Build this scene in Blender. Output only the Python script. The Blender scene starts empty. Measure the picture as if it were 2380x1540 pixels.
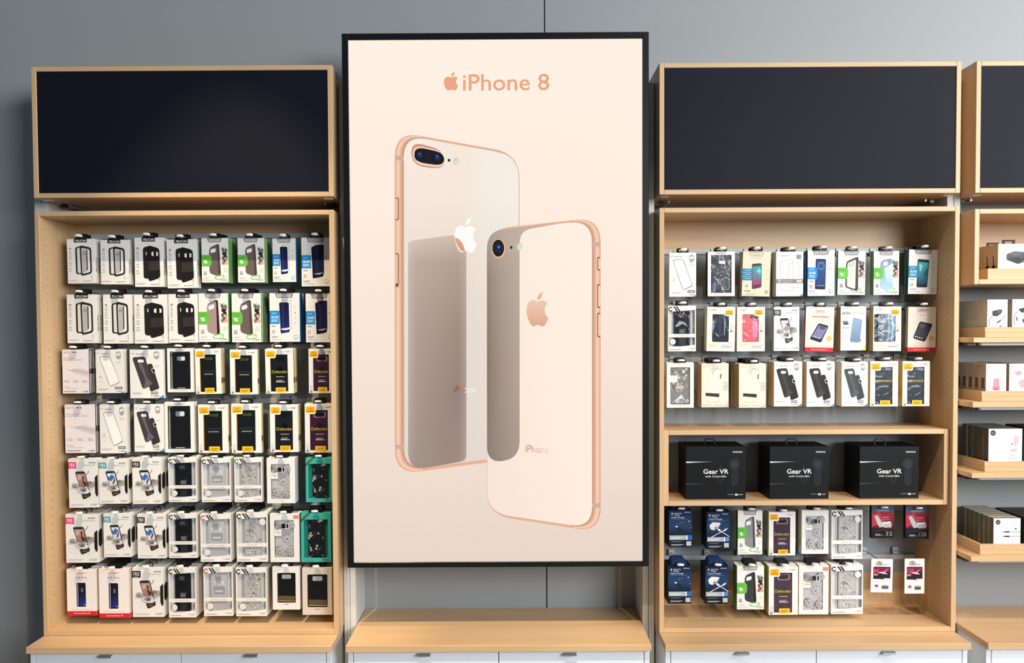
import bpy, bmesh, math, random
from mathutils import Matrix, Vector

random.seed(7)
SC = bpy.context.scene
COL = SC.collection

# ---------------------------------------------------------------- camera
F, PPX, PPY = 1850.0, 1186.86, 824.9
CAM = Vector((0.0, -3.2, 1.72))
YAW, PITCH, ROLL = -0.0019, 0.02908, -0.00519


def cam_axes():
    f = Vector((math.sin(YAW), math.cos(YAW), 0))
    r = Vector((math.cos(YAW), -math.sin(YAW), 0))
    u = Vector((0, 0, 1))
    f2 = f * math.cos(PITCH) - u * math.sin(PITCH)
    u2 = u * math.cos(PITCH) + f * math.sin(PITCH)
    return r * math.cos(ROLL) + u2 * math.sin(ROLL), u2 * math.cos(ROLL) - r * math.sin(ROLL), f2


AX_R, AX_U, AX_F = cam_axes()
cd = bpy.data.cameras.new('camera')
cd.sensor_fit = 'HORIZONTAL'
cd.sensor_width = 36.0
cd.lens = 36.0 * F / 2380.0
cd.shift_x = (1190 - PPX) / 2380.0
cd.shift_y = (PPY - 770) / 2380.0
cd.clip_start = 0.05
cam = bpy.data.objects.new('camera', cd)
M = Matrix((AX_R, AX_U, -AX_F)).transposed().to_4x4()
M.translation = CAM
cam.matrix_world = M
COL.objects.link(cam)
SC.camera = cam


def at(px, py, Y):
    """world (X, Z) of the photograph's pixel on the upright plane at depth Y"""
    d = AX_F + AX_R * ((px - PPX) / F) - AX_U * ((py - PPY) / F)
    t = (Y - CAM.y) / d.y
    p = CAM + d * t
    return p.x, p.z


# ---------------------------------------------------------------- world, lights, exposure
SC.view_settings.view_transform = 'Standard'
SC.view_settings.look = 'None'
SC.view_settings.gamma = 1.0
SC.view_settings.exposure = 0.0
SC.view_settings.use_curve_mapping = False

wd = bpy.data.worlds.new('shop_ambient')
SC.world = wd
wd.use_nodes = True
wd.node_tree.nodes['Background'].inputs[0].default_value = (0.70, 0.86, 1.0, 1)
wd.node_tree.nodes['Background'].inputs[1].default_value = 0.15


def aim(o, loc, tgt):
    o.location = loc
    o.rotation_euler = (Vector(tgt) - Vector(loc)).to_track_quat('-Z', 'Y').to_euler()


def area(name, loc, tgt, sx, sy, power, col):
    l = bpy.data.lights.new(name, 'AREA')
    l.shape = 'RECTANGLE'
    l.size, l.size_y, l.energy, l.color = sx, sy, power, col
    o = bpy.data.objects.new(name, l)
    COL.objects.link(o)
    aim(o, loc, tgt)


def spot(name, loc, tgt, power, deg, col, blend=0.5, size=0.03):
    l = bpy.data.lights.new(name, 'SPOT')
    l.energy, l.color, l.spot_size, l.spot_blend, l.shadow_soft_size = power, col, math.radians(deg), blend, size
    o = bpy.data.objects.new(name, l)
    COL.objects.link(o)
    aim(o, loc, tgt)


WARM = (1.0, 0.79, 0.53)
# daylight from the shop window far to the right of the wall, and from the shop's front right behind the camera
area('window_daylight', (4.9, -2.4, 3.7), (0.6, 0.3, 2.4), 2.4, 1.8, 135, (1.0, 0.98, 0.94))
area('shopfront_daylight', (5.0, -6.6, 3.4), (-0.5, 0.0, 1.6), 3.6, 3.0, 620, (0.95, 0.98, 1.0))
# ceiling track spots, one per bay, plus an added low fill spot per cabinet
spot('track_or_fill_spot', (-0.95, -1.15, 4.05), (-1.20, 0.0, 1.45), 300, 36, WARM, 0.7, 0.02)
spot('track_or_fill_spot', (-1.05, -1.60, 4.05), (-1.20, 0.0, 0.66), 200, 27, WARM, 0.8)  # added fill lamp, lifts the left cabinet's bottom rows and counter
spot('track_or_fill_spot', (-0.10, -1.70, 4.05), (-0.06, 0.0, 0.30), 480, 24, WARM, 0.8)
spot('track_or_fill_spot', (0.60, -1.75, 4.05), (1.22, 0.0, 1.35), 88, 40, WARM, 0.7, 0.02)
spot('track_or_fill_spot', (1.10, -1.75, 4.05), (1.20, 0.0, 0.60), 105, 34, WARM, 0.8)  # extra lamp added only to brighten the right cabinet's lower part
spot('track_or_fill_spot', (2.40, -1.75, 4.05), (2.45, 0.0, 1.2), 160, 44, WARM, 0.7)

# ---------------------------------------------------------------- colours and materials
def lin(c):
    if not isinstance(c, str):
        return tuple(c)
    c = c.lstrip('#')
    if len(c) == 3:
        c = ''.join(k * 2 for k in c)
    o = []
    for i in (0, 2, 4):
        x = int(c[i:i + 2], 16) / 255
        o.append(x / 12.92 if x <= 0.04045 else ((x + 0.055) / 1.055) ** 2.4)
    return tuple(o)


def new_mat(name):
    m = bpy.data.materials.new(name)
    m.use_nodes = True
    nt = m.node_tree
    return m, nt, nt.nodes['Principled BSDF']


def nnode(nt, t, **kw):
    n = nt.nodes.new(t)
    for k, v in kw.items():
        if k.startswith('i_'):
            n.inputs[k[2:].replace('_', ' ')].default_value = v
        else:
            setattr(n, k, v)
    return n


def plain(name, col, rough=0.5, metal=0.0, spec=0.5, vary=0.06, scale=30.0, bump=0.0):
    m, nt, b = new_mat(name)
    c = lin(col)
    tc = nnode(nt, 'ShaderNodeTexCoord')
    nz = nnode(nt, 'ShaderNodeTexNoise', i_Scale=scale, i_Detail=3.0)
    nt.links.new(tc.outputs['Object'], nz.inputs['Vector'])
    mx = nnode(nt, 'ShaderNodeMix', data_type='RGBA')
    nt.links.new(nz.outputs['Fac'], mx.inputs['Factor'])
    mx.inputs['A'].default_value = (*[max(0, k * (1 - vary)) for k in c], 1)
    mx.inputs['B'].default_value = (*[min(1, k * (1 + vary)) for k in c], 1)
    nt.links.new(mx.outputs['Result'], b.inputs['Base Color'])
    b.inputs['Roughness'].default_value = rough
    b.inputs['Metallic'].default_value = metal
    b.inputs['Specular IOR Level'].default_value = spec
    if bump:
        bp = nnode(nt, 'ShaderNodeBump', i_Strength=bump, i_Distance=0.002)
        nt.links.new(nz.outputs['Fac'], bp.inputs['Height'])
        nt.links.new(bp.outputs['Normal'], b.inputs['Normal'])
    return m


def wood(name, axis, dark='#c4a077', light='#dab990'):
    m, nt, b = new_mat(name)
    tc = nnode(nt, 'ShaderNodeTexCoord')
    mp = nnode(nt, 'ShaderNodeMapping')
    s = [34.0, 34.0, 34.0]
    s['xyz'.index(axis)] = 1.6
    mp.inputs['Scale'].default_value = s
    nt.links.new(tc.outputs['Object'], mp.inputs['Vector'])
    n1 = nnode(nt, 'ShaderNodeTexNoise', i_Scale=1.0, i_Detail=5.0, i_Roughness=0.6, i_Distortion=0.4)
    nt.links.new(mp.outputs['Vector'], n1.inputs['Vector'])
    mp2 = nnode(nt, 'ShaderNodeMapping')
    s2 = [5.0, 5.0, 5.0]
    s2['xyz'.index(axis)] = 0.7
    mp2.inputs['Scale'].default_value = s2
    nt.links.new(tc.outputs['Object'], mp2.inputs['Vector'])
    n2 = nnode(nt, 'ShaderNodeTexNoise', i_Scale=1.0, i_Detail=2.0)
    nt.links.new(mp2.outputs['Vector'], n2.inputs['Vector'])
    ad = nnode(nt, 'ShaderNodeMath', operation='ADD')
    nt.links.new(n1.outputs['Fac'], ad.inputs[0])
    nt.links.new(n2.outputs['Fac'], ad.inputs[1])
    rp = nnode(nt, 'ShaderNodeValToRGB')
    rp.color_ramp.elements[0].position = 0.35
    rp.color_ramp.elements[0].color = (*lin(dark), 1)
    rp.color_ramp.elements[1].position = 0.72
    rp.color_ramp.elements[1].color = (*lin(light), 1)
    hf = nnode(nt, 'ShaderNodeMath', operation='MULTIPLY')
    hf.inputs[1].default_value = 0.5
    nt.links.new(ad.outputs[0], hf.inputs[0])
    nt.links.new(hf.outputs[0], rp.inputs['Fac'])
    nt.links.new(rp.outputs['Color'], b.inputs['Base Color'])
    b.inputs['Roughness'].default_value = 0.42
    b.inputs['Specular IOR Level'].default_value = 0.35
    return m


def attr_mat(name, rough, spec, emit=False, coat=0.0):
    m, nt, b = new_mat(name)
    a = nnode(nt, 'ShaderNodeAttribute', attribute_name='ink')
    b.inputs['Roughness'].default_value = rough
    b.inputs['Specular IOR Level'].default_value = spec
    if emit:
        b.inputs['Base Color'].default_value = (0.01, 0.01, 0.01, 1)
        nt.links.new(a.outputs['Color'], b.inputs['Emission Color'])
        b.inputs['Emission Strength'].default_value = 1.0
    else:
        tc = nnode(nt, 'ShaderNodeTexCoord')
        nz = nnode(nt, 'ShaderNodeTexNoise', i_Scale=180.0, i_Detail=2.0)
        nt.links.new(tc.outputs['Object'], nz.inputs['Vector'])
        mr = nnode(nt, 'ShaderNodeMapRange')
        mr.inputs['To Min'].default_value = 0.95
        mr.inputs['To Max'].default_value = 1.05
        nt.links.new(nz.outputs['Fac'], mr.inputs['Value'])
        vm = nnode(nt, 'ShaderNodeVectorMath', operation='SCALE')
        nt.links.new(a.outputs['Color'], vm.inputs[0])
        nt.links.new(mr.outputs['Result'], vm.inputs['Scale'])
        nt.links.new(vm.outputs['Vector'], b.inputs['Base Color'])
        b.inputs['Coat Weight'].default_value = coat
    return m


def film_mat():
    m, nt, b = new_mat('clear_film')
    out = nt.nodes['Material Output']
    tr = nnode(nt, 'ShaderNodeBsdfTransparent')
    tr.inputs[0].default_value = (0.95, 0.96, 0.97, 1)
    gl = nnode(nt, 'ShaderNodeBsdfGlossy', i_Roughness=0.12)
    lw = nnode(nt, 'ShaderNodeLayerWeight', i_Blend=0.5)
    pw = nnode(nt, 'ShaderNodeMath', operation='POWER')
    pw.inputs[1].default_value = 4.0
    nt.links.new(lw.outputs['Facing'], pw.inputs[0])
    fr = nnode(nt, 'ShaderNodeMath', operation='MULTIPLY_ADD')
    fr.inputs[1].default_value = 0.5
    fr.inputs[2].default_value = 0.035
    nt.links.new(pw.outputs[0], fr.inputs[0])
    tc = nnode(nt, 'ShaderNodeTexCoord')
    nz = nnode(nt, 'ShaderNodeTexNoise', i_Scale=28.0, i_Detail=2.0, i_Distortion=1.2)
    nt.links.new(tc.outputs['Object'], nz.inputs['Vector'])
    bp = nnode(nt, 'ShaderNodeBump', i_Strength=0.15, i_Distance=0.02)
    nt.links.new(nz.outputs['Fac'], bp.inputs['Height'])
    nt.links.new(bp.outputs['Normal'], gl.inputs['Normal'])
    mx = nnode(nt, 'ShaderNodeMixShader')
    nt.links.new(fr.outputs[0], mx.inputs[0])
    nt.links.new(tr.outputs[0], mx.inputs[1])
    nt.links.new(gl.outputs[0], mx.inputs[2])
    nt.links.new(mx.outputs[0], out.inputs['Surface'])
    return m


WOOD_X = wood('maple_along', 'x')
WOOD_Z = wood('maple_upright', 'z')
WOOD_Y = wood('maple_deep', 'y')
WALL = plain('wall_paint', '#929698', 0.55, vary=0.015, scale=3.0)
METAL = plain('grey_metal_panel', '#8d9396', 0.45, vary=0.03, scale=4.0)
RAIL = plain('pale_rail', '#b4babd', 0.4, vary=0.03)
WHITE = plain('white_laminate', '#dfe3e8', 0.4, vary=0.02)
POST = plain('cream_divider', '#c9cac6', 0.5, vary=0.02)
BLACKPL = plain('black_plastic', '#101012', 0.3)
BEZEL = plain('black_bezel', '#0d0f10', 0.28)
PANEL = plain('navy_black_acrylic', '#10121e', 0.6, vary=0.08, scale=2.0, spec=0.15)
STEEL = plain('brushed_steel', '#b9bcc0', 0.3, metal=0.9)
TIP = plain('white_hook_cap', '#fbfbf8', 0.35, vary=0.01)
HOLE = plain('pin_hole_dark', '#4a3624', 0.8)
GAP = plain('joint_shadow_gap', '#2a2a2a', 0.8)
FLOOR = plain('floor_tile', '#8a8580', 0.4, vary=0.05, scale=2.0)
INK = attr_mat('printed_card', 0.5, 0.2)
GLOSS = attr_mat('moulded_plastic', 0.22, 0.5)
SCREEN = attr_mat('lit_screen', 0.35, 0.15, emit=True)
FILM = film_mat()


# ---------------------------------------------------------------- mesh helpers
class MB:
    """collects faces with a colour each and links them as one mesh object"""

    def __init__(s):
        s.v, s.f, s.c, s.m = [], [], [], []

    def face(s, pts, col='#fff', mi=0):
        i = len(s.v)
        s.v += [tuple(p) for p in pts]
        s.f.append(tuple(range(i, i + len(pts))))
        if isinstance(col, list):
            s.c += [lin(c) for c in col]
        else:
            c = lin(col)
            s.c += [c] * len(pts)
        s.m.append(mi)

    def box(s, x0, y0, z0, x1, y1, z1, col='#fff', mi=0, skip='', **cs):
        g = lambda k: cs.get(k, col)
        if 'f' not in skip:
            s.face([(x0, y0, z0), (x1, y0, z0), (x1, y0, z1), (x0, y0, z1)], g('f'), mi)
        if 'b' not in skip:
            s.face([(x1, y1, z0), (x0, y1, z0), (x0, y1, z1), (x1, y1, z1)], g('b'), mi)
        if 'l' not in skip:
            s.face([(x0, y1, z0), (x0, y0, z0), (x0, y0, z1), (x0, y1, z1)], g('l'), mi)
        if 'r' not in skip:
            s.face([(x1, y0, z0), (x1, y1, z0), (x1, y1, z1), (x1, y0, z1)], g('r'), mi)
        if 't' not in skip:
            s.face([(x0, y0, z1), (x1, y0, z1), (x1, y1, z1), (x0, y1, z1)], g('t'), mi)
        if 'd' not in skip:
            s.face([(x0, y1, z0), (x1, y1, z0), (x1, y0, z0), (x0, y0, z0)], g('d'), mi)

    def prism(s, pts, y0, y1, col, mi=0, side=None):
        """extrude the x-z outline pts (counter-clockwise seen from the front) from y0 back to y1"""
        s.face([(x, y0, z) for x, z in pts], col, mi)
        s.face([(x, y1, z) for x, z in reversed(pts)], side or col, mi)
        n = len(pts)
        for i in range(n):
            a, b = pts[i], pts[(i + 1) % n]
            s.face([(b[0], y0, b[1]), (a[0], y0, a[1]), (a[0], y1, a[1]), (b[0], y1, b[1])], side or col, mi)

    def ring(s, o, i, y0, y1, col, mi=0):
        n = len(o)
        for k in range(n):
            j = (k + 1) % n
            s.face([(o[k][0], y0, o[k][1]), (o[j][0], y0, o[j][1]), (i[j][0], y0, i[j][1]), (i[k][0], y0, i[k][1])], col, mi)
            s.face([(o[j][0], y1, o[j][1]), (o[k][0], y1, o[k][1]), (i[k][0], y1, i[k][1]), (i[j][0], y1, i[j][1])], col, mi)
            s.face([(o[j][0], y0, o[j][1]), (o[k][0], y0, o[k][1]), (o[k][0], y1, o[k][1]), (o[j][0], y1, o[j][1])], col, mi)
            s.face([(i[k][0], y0, i[k][1]), (i[j][0], y0, i[j][1]), (i[j][0], y1, i[j][1]), (i[k][0], y1, i[k][1])], col, mi)

    def mesh(s, name, mats):
        me = bpy.data.meshes.new(name)
        me.from_pydata(s.v, [], s.f)
        for m in mats:
            me.materials.append(m)
        if len(mats) > 1:
            me.polygons.foreach_set('material_index', s.m)
        a = me.color_attributes.new('ink', 'FLOAT_COLOR', 'CORNER')
        a.data.foreach_set('color', [k for c in s.c for k in (*c, 1.0)])
        me.update()
        return me

    def build(s, name, mats, parent=None):
        return put(name, s.mesh(name, mats), parent)


def put(name, me, parent=None, loc=None):
    o = bpy.data.objects.new(name, me)
    COL.objects.link(o)
    if parent is not None:
        o.parent = parent
    if loc:
        o.location = loc
    return o


def tag(o, label=None, cat=None, group=None, kind=None):
    for k, v in (('label', label), ('category', cat), ('group', group), ('kind', kind)):
        if v:
            o[k] = v
    return o


def empty(name, loc, label=None, cat=None, group=None, rz=0.0):
    o = put(name, None, None, loc)
    o.empty_display_size = 0.05
    o.rotation_euler = (0, 0, rz)
    return tag(o, label, cat, group)


def bevel_box(name, x0, y0, z0, x1, y1, z1, mat, parent=None, r=0.0015):
    """a bevelled board between two world corners, kept in the parent's space"""
    off = parent.location if parent is not None else Vector((0, 0, 0))
    bm = bmesh.new()
    bmesh.ops.create_cube(bm, size=1.0)
    c = Vector(((x0 + x1) / 2, (y0 + y1) / 2, (z0 + z1) / 2))
    for v in bm.verts:
        v.co = Vector((v.co.x * (x1 - x0), v.co.y * (y1 - y0), v.co.z * (z1 - z0)))
    if r:
        bmesh.ops.bevel(bm, geom=bm.edges[:], offset=r, segments=1, affect='EDGES')
    me = bpy.data.meshes.new(name)
    bm.to_mesh(me)
    bm.free()
    me.materials.append(mat)
    return put(name, me, parent, c - off)


def rrect(x0, z0, x1, z1, r, n=4):
    pts = []
    for cx, cz, a in ((x1 - r, z0 + r, -90), (x1 - r, z1 - r, 0), (x0 + r, z1 - r, 90), (x0 + r, z0 + r, 180)):
        for k in range(n + 1):
            t = math.radians(a + 90 * k / n)
            pts.append((cx + r * math.cos(t), cz + r * math.sin(t)))
    return pts


# ---------------------------------------------------------------- lettering
TXT = {}


def text_tris(s, bold):
    key = (s, bold)
    if key not in TXT:
        cu = bpy.data.curves.new('lettering', 'FONT')
        cu.body = s
        cu.resolution_u = 3
        cu.offset = bold
        ob = bpy.data.objects.new('lettering', cu)
        me = ob.to_mesh()
        vs = [(v.co.x, v.co.y) for v in me.vertices]
        fs = [tuple(p.vertices) for p in me.polygons]
        ob.to_mesh_clear()
        bpy.data.objects.remove(ob)
        bpy.data.curves.remove(cu)
        TXT[key] = (vs, fs)
    return TXT[key]


class Print:
    """flat printing on a face w by h metres: u runs right 0..1, v runs down 0..1"""

    def __init__(s, w, h, y0=-0.0002, mb=None, step=3e-5):
        s.w, s.h, s.y, s.step = w, h, y0, step
        s.mb = mb or MB()
        s.mi = 0

    def q(s, u, v):
        return ((u - 0.5) * s.w, (1 - v) * s.h)

    def uv(s, pts, c):
        s.y -= s.step
        co = c
        if isinstance(c, tuple) and isinstance(c[0], str):
            k = 1 if len(c) == 2 else 0
            a, b = lin(c[-2]), lin(c[-1])
            ts = [p[k] for p in pts]
            lo, hi = min(ts), max(ts)
            co = [tuple(a[i] + (b[i] - a[i]) * ((t - lo) / (hi - lo + 1e-9)) for i in range(3)) for t in ts]
        P = [s.q(*p) for p in pts]
        ar = sum(P[i - 1][0] * P[i][1] - P[i][0] * P[i - 1][1] for i in range(len(P)))
        if ar < 0:
            P.reverse()
            if isinstance(co, list):
                co = co[::-1]
        s.mb.face([(x, s.y, z) for x, z in P], co, s.mi)

    p = lambda s, c, pts: s.uv(pts, c)

    def r(s, c, u0, v0, u1, v1):
        s.uv([(u0, v0), (u1, v0), (u1, v1), (u0, v1)], c)

    def curve(s, pts, rad, n=4):
        """corner-rounded polygon; radius in parts of the width, one or one for each corner"""
        out = []
        k = s.w / s.h
        m = len(pts)
        for i in range(m):
            a, b, d = pts[i - 1], pts[i], pts[(i + 1) % m]
            r = rad[i] if isinstance(rad, tuple) else rad

            def tow(p, t):
                dx, dy = (t[0] - p[0]), (t[1] - p[1]) / k
                L = math.hypot(dx, dy)
                f = min(r / (L + 1e-9), 0.5)
                return (p[0] + (t[0] - p[0]) * f, p[1] + (t[1] - p[1]) * f)
            A, D = tow(b, a), tow(b, d)
            for j in range(n + 1):
                t = j / n
                out.append(tuple((1 - t) ** 2 * A[e] + 2 * t * (1 - t) * b[e] + t * t * D[e] for e in (0, 1)))
        return out

    def rq(s, c, pts, r):
        s.uv(s.curve(pts, r), c)

    def rr(s, c, u0, v0, u1, v1, r=0.05):
        s.rq(c, [(u0, v0), (u1, v0), (u1, v1), (u0, v1)], r)

    def e(s, c, u, v, ru, rv=None, n=14):
        rv = rv if rv is not None else ru * s.w / s.h
        s.uv([(u + ru * math.cos(6.28319 * i / n), v + rv * math.sin(6.28319 * i / n)) for i in range(n)], c)

    def l(s, c, a, b, wd=0.012):
        k = s.w / s.h
        dx, dy = b[0] - a[0], (b[1] - a[1]) / k
        L = math.hypot(dx, dy) + 1e-9
        nx, ny = -dy / L * wd / 2, dx / L * wd / 2 * k
        s.uv([(a[0] + nx, a[1] + ny), (b[0] + nx, b[1] + ny), (b[0] - nx, b[1] - ny), (a[0] - nx, a[1] - ny)], c)

    def pl(s, c, pts, wd=0.012):
        for a, b in zip(pts, pts[1:]):
            s.l(c, a, b, wd)

    def outline(s, c, pts, r, wd):
        o = s.curve(pts, r)
        cu = sum(p[0] for p in pts) / len(pts)
        cv = sum(p[1] for p in pts) / len(pts)
        k = s.w / s.h
        i = []
        for x, y in o:
            dx, dy = cu - x, cv - y
            i.append((x + math.copysign(min(wd, abs(dx)), dx) * min(1, abs(dx) / 0.05), y + math.copysign(min(wd * k, abs(dy)), dy) * min(1, abs(dy) / 0.05)))
        for a in range(len(o)):
            b = (a + 1) % len(o)
            s.y += s.step
            s.uv([o[a], o[b], i[b], i[a]], c)
        s.y -= s.step

    def t(s, c, txt, u, v, hh, a='l', bold=0.0, w=None, rot=0.0, shear=0.0):
        """text with its baseline at v, cap height hh (of the face height), optionally fitted to width w"""
        s.y -= s.step
        vs, fs = text_tris(txt, bold)
        if not vs:
            return
        x0, x1 = min(p[0] for p in vs), max(p[0] for p in vs)
        k = hh * s.h / 0.69
        kx = k if w is None else w * s.w / (x1 - x0)
        sh = {'l': x0, 'c': (x0 + x1) / 2, 'r': x1}[a]
        X, Z = s.q(u, v)
        ca, sa = math.cos(rot), math.sin(rot)
        col = lin(c)
        i = len(s.mb.v)
        for x, y in vs:
            px, pz = (x - sh) * kx + y * shear * k, y * k
            s.mb.v.append((X + px * ca - pz * sa, s.y, Z + px * sa + pz * ca))
        for f in fs:
            s.mb.f.append(tuple(i + q for q in f))
            s.mb.c += [col] * len(f)
            s.mb.m.append(s.mi)

    def lines(s, c, u0, u1, vs, wd=0.010):
        for i, v in enumerate(vs):
            s.r(c, u0, v, u1 if i % 2 == 0 else u0 + (u1 - u0) * 0.8, v + wd)

    def slab(s, c, pts, r, y0, y1, side=None):
        P = [s.q(*p) for p in s.curve(pts, r)]
        ar = sum(P[i - 1][0] * P[i][1] - P[i][0] * P[i - 1][1] for i in range(len(P)))
        if ar < 0:
            P.reverse()
        s.mb.prism(P, y0, y1, c, s.mi, side)
        s.y = y0 - 0.0001


def Q(u0, v0, u1, v1):
    return [(u0, v0), (u1, v0), (u1, v1), (u0, v1)]

# ================================================================ the setting
YW = 0.305          # face of the wall
wall = tag(empty('wall_back', (0, YW, 0)), kind='structure')
XS = at(1265.5, 40, YW)[0]
bevel_box('wall_backing', -3.6, YW + 0.02, 0, 4.4, YW + 0.12, 4.3, GAP, wall, 0)
bevel_box('wall_panel', -3.6, YW, 0, XS - 0.0022, YW + 0.02, 4.3, WALL, wall, 0.001)
bevel_box('wall_panel', XS + 0.0022, YW, 0, 4.4, YW + 0.02, 4.3, WALL, wall, 0.001)
fl = bevel_box('floor', -3.6, -4.0, -0.05, 4.4, YW, 0.0, FLOOR, None, 0)
tag(fl, kind='structure')

# full-depth dividers standing between the bays, each of two leaves with a joint
DIV = ((-1.970, -1.914, 'cream divider panel at the far left end, behind the left cabinet'),
       (-0.709, -0.660, 'cream divider panel between the left cabinet and the big lit screen'),
       (0.541, 0.589, 'cream divider panel between the big lit screen and the right cabinet'),
       (1.796, 1.850, 'cream divider panel between the right cabinet and the rightmost shelves'))
for x0, x1, lab in DIV:
    e = empty('divider_panel', ((x0 + x1) / 2, YW, 0), lab, 'divider', 'cream dividers between the bays')
    xm = (x0 + x1) / 2
    bevel_box('leaf', x0, 0.10, 0.0, xm - 0.001, YW - 0.001, 2.74, POST, e, 0.001)
    bevel_box('leaf', xm + 0.001, 0.10, 0.0, x1, YW - 0.001, 2.74, POST, e, 0.001)

ZC = 0.495          # counter top
UT, UB = 2.7863, 2.2653
CT = 2.2127
T = 0.0195          # board thickness

# ---------------------------------------------------------------- counters and the drawer units under them
WHICH = ('under the left cabinet', 'under the big lit screen', 'under the right cabinet', 'under the rightmost shelves')
BAYX = ((-1.911, -0.714), (-0.6575, 0.539), (0.593, 1.790), (1.8546, 3.05))
for (x0, x1), wh in zip(BAYX, WHICH):
    e = empty('counter_top', ((x0 + x1) / 2, YW, ZC - 0.026), 'maple counter board ' + wh, 'counter', 'maple counter boards')
    bevel_box('board', x0, -0.12, ZC - 0.026, x1, YW - 0.002, ZC, WOOD_X, e, 0.0012)
    d = empty('drawer_unit', ((x0 + x1) / 2, YW, 0.0), 'white drawer unit ' + wh, 'drawers', 'white drawer units')
    a, b = x0 + 0.004, x1 - 0.004
    zb = ZC - 0.0265
    bevel_box('side_panel', a, -0.100, 0.06, a + 0.020, YW - 0.01, zb, WHITE, d)
    bevel_box('side_panel', b - 0.020, -0.100, 0.06, b, YW - 0.01, zb, WHITE, d)
    bevel_box('back_board', a + 0.02, -0.06, 0.06, b - 0.02, YW - 0.02, zb - 0.002, GAP, d, 0)
    bevel_box('plinth', a + 0.02, -0.04, 0.0, b - 0.02, YW - 0.02, 0.059, GAP, d, 0)
    m = (a + b) / 2
    for u0, u1 in ((a + 0.0225, m - 0.0015), (m + 0.0015, b - 0.0225)):
        for z0, z1 in ((0.27, zb - 0.003), (0.064, 0.266)):
            dr = bevel_box('drawer', u0, -0.100, z0, u1, -0.080, z1, WHITE, d, 0.001)
            mb = MB()
            w = 0.025
            mb.box(-w, -0.016, 0.0, w, 0.0, 0.002)
            mb.box(-w, -0.016, -0.006, w, -0.014, 0.0)
            h = mb.build('handle', [STEEL], dr)
            h.location = (-0.006, -0.011, (z1 - z0) / 2 - 0.009)


def pin_holes(e, x, ys, z0, z1, face):
    mb = MB()
    z = z0
    ox, oy, oz = e.location
    while z < z1:
        for y in ys:
            p = [(x + face * 0.0004 - ox, y + 0.0024 * math.cos(k * 0.785 * face) - oy, z + 0.0024 * math.sin(k * 0.785 * face) - oz) for k in range(8)]
            mb.face(p)
        z += 0.0325
    tag(mb.build('shelf_pin_holes', [HOLE], e), kind='stuff')


def case(name, x0, x1, z0, z1, label, cat, yb=YW - 0.004, yf=0.0, back=True, group=None):
    e = empty(name, ((x0 + x1) / 2, yb, z0), label, cat, group)
    bevel_box('side_panel', x0, yf, z0, x0 + T, yb, z1, WOOD_Z, e)
    bevel_box('side_panel', x1 - T, yf, z0, x1, yb, z1, WOOD_Z, e)
    bevel_box('top_panel', x0 + T, yf, z1 - T, x1 - T, yb, z1, WOOD_X, e)
    bevel_box('bottom_panel', x0 + T, yf, z0, x1 - T, yb, z0 + T, WOOD_X, e)
    return e


LA, LB, RA, RB = -1.9122, -0.7115, 0.5916, 1.7933
YB = 0.272          # front of the cabinets' wooden backs


def cabinet(x0, x1, zmetal, label):
    e = case('display_cabinet', x0, x1, ZC + 0.0005, CT, label, 'cabinet', group='open maple wall cabinets')
    bevel_box('back_panel', x0 + T, YB, ZC + T, x1 - T, YB + 0.018, CT - T, WOOD_X, e, 0)
    for z0, z1 in zmetal:
        bevel_box('metal_panel', x0 + T + 0.012, YB - 0.006, z0, x1 - T - 0.012, YB - 0.0005, z1, METAL, e, 0.001)
    for x, f in ((x0 + T, 1), (x1 - T, -1)):
        pin_holes(e, x, (0.045, 0.215), ZC + 0.09, CT - 0.05, f)
    return e


zz = lambda py, Y, px: at(px, py, Y)[1]
cabL = cabinet(LA, LB, ((zz(1395, YB, 450), zz(556, YB, 450)),), 'tall open maple cabinet full of hanging cartons, left of the lit screen')
cabR = cabinet(RA, RB, ((zz(1004, YB, 1880), zz(588, YB, 1880)), (zz(1328, YB, 1880), zz(1168, YB, 1880))),
               'tall open maple cabinet with three black boxes, right of the lit screen')
# the slatted rails that the hooks clip on to
RAILS_L = (549, 678, 806, 931, 1050, 1176, 1303)
RAILS_R = (584, 711, 834, 1178, 1292)
for e, xa, xb, rows, px in ((cabL, LA, LB, RAILS_L, 450), (cabR, RA, RB, RAILS_R, 1880)):
    for py in rows:
        z = zz(py, YB, px)
        o = bevel_box('rail', xa + T + 0.006, YB - 0.0165, z - 0.011, xb - T - 0.02, YB - 0.0065, z + 0.011, RAIL, e, 0.001)


# ---------------------------------------------------------------- overhead boxes with dark panels
def overhead(x0, x1, label):
    e = case('overhead_box', x0, x1, UB, UT, label, 'sign box', yb=YW - 0.004, group='overhead boxes with dark panels')
    bevel_box('dark_panel', x0 + T + 0.0008, 0.004, UB + T + 0.0008, x1 - T - 0.0008, 0.016, UT - T - 0.0008, PANEL, e, 0)
    bevel_box('back_panel', x0 + T, YW - 0.016, UB + T, x1 - T, YW - 0.005, UT - T, WOOD_X, e, 0)
    for sx in (x0 + 0.012, x1 - 0.047):
        bevel_box('clip_plate', sx, 0.035, UB - 0.004, sx + 0.035, 0.062, UB - 0.0003, WHITE, e, 0.0008)
    for sx, d in ((x0 + 0.035, 1), (x1 - 0.035, -1)):
        mb = MB()
        pts = [(0.011 * math.cos(k * 0.524), 0.007 + 0.007 * math.sin(k * 0.524)) for k in range(12)]
        mb.prism(pts, -0.012, 0.012, '#111')
        k = mb.build('knob', [BLACKPL], e)
        k.location = (sx - e.location.x, 0.16 - e.location.y, -0.0145)
        mb = MB()
        mb.prism([(-0.004, -0.010), (0.004, -0.010), (0.004, 0.0), (-0.004, 0.0)], -0.06, 0.09, '#999')
        k = mb.build('bracket', [STEEL], e)
        k.location = (sx + 0.03 * d - e.location.x, 0.20 - e.location.y, -0.0003)
    return e


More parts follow.
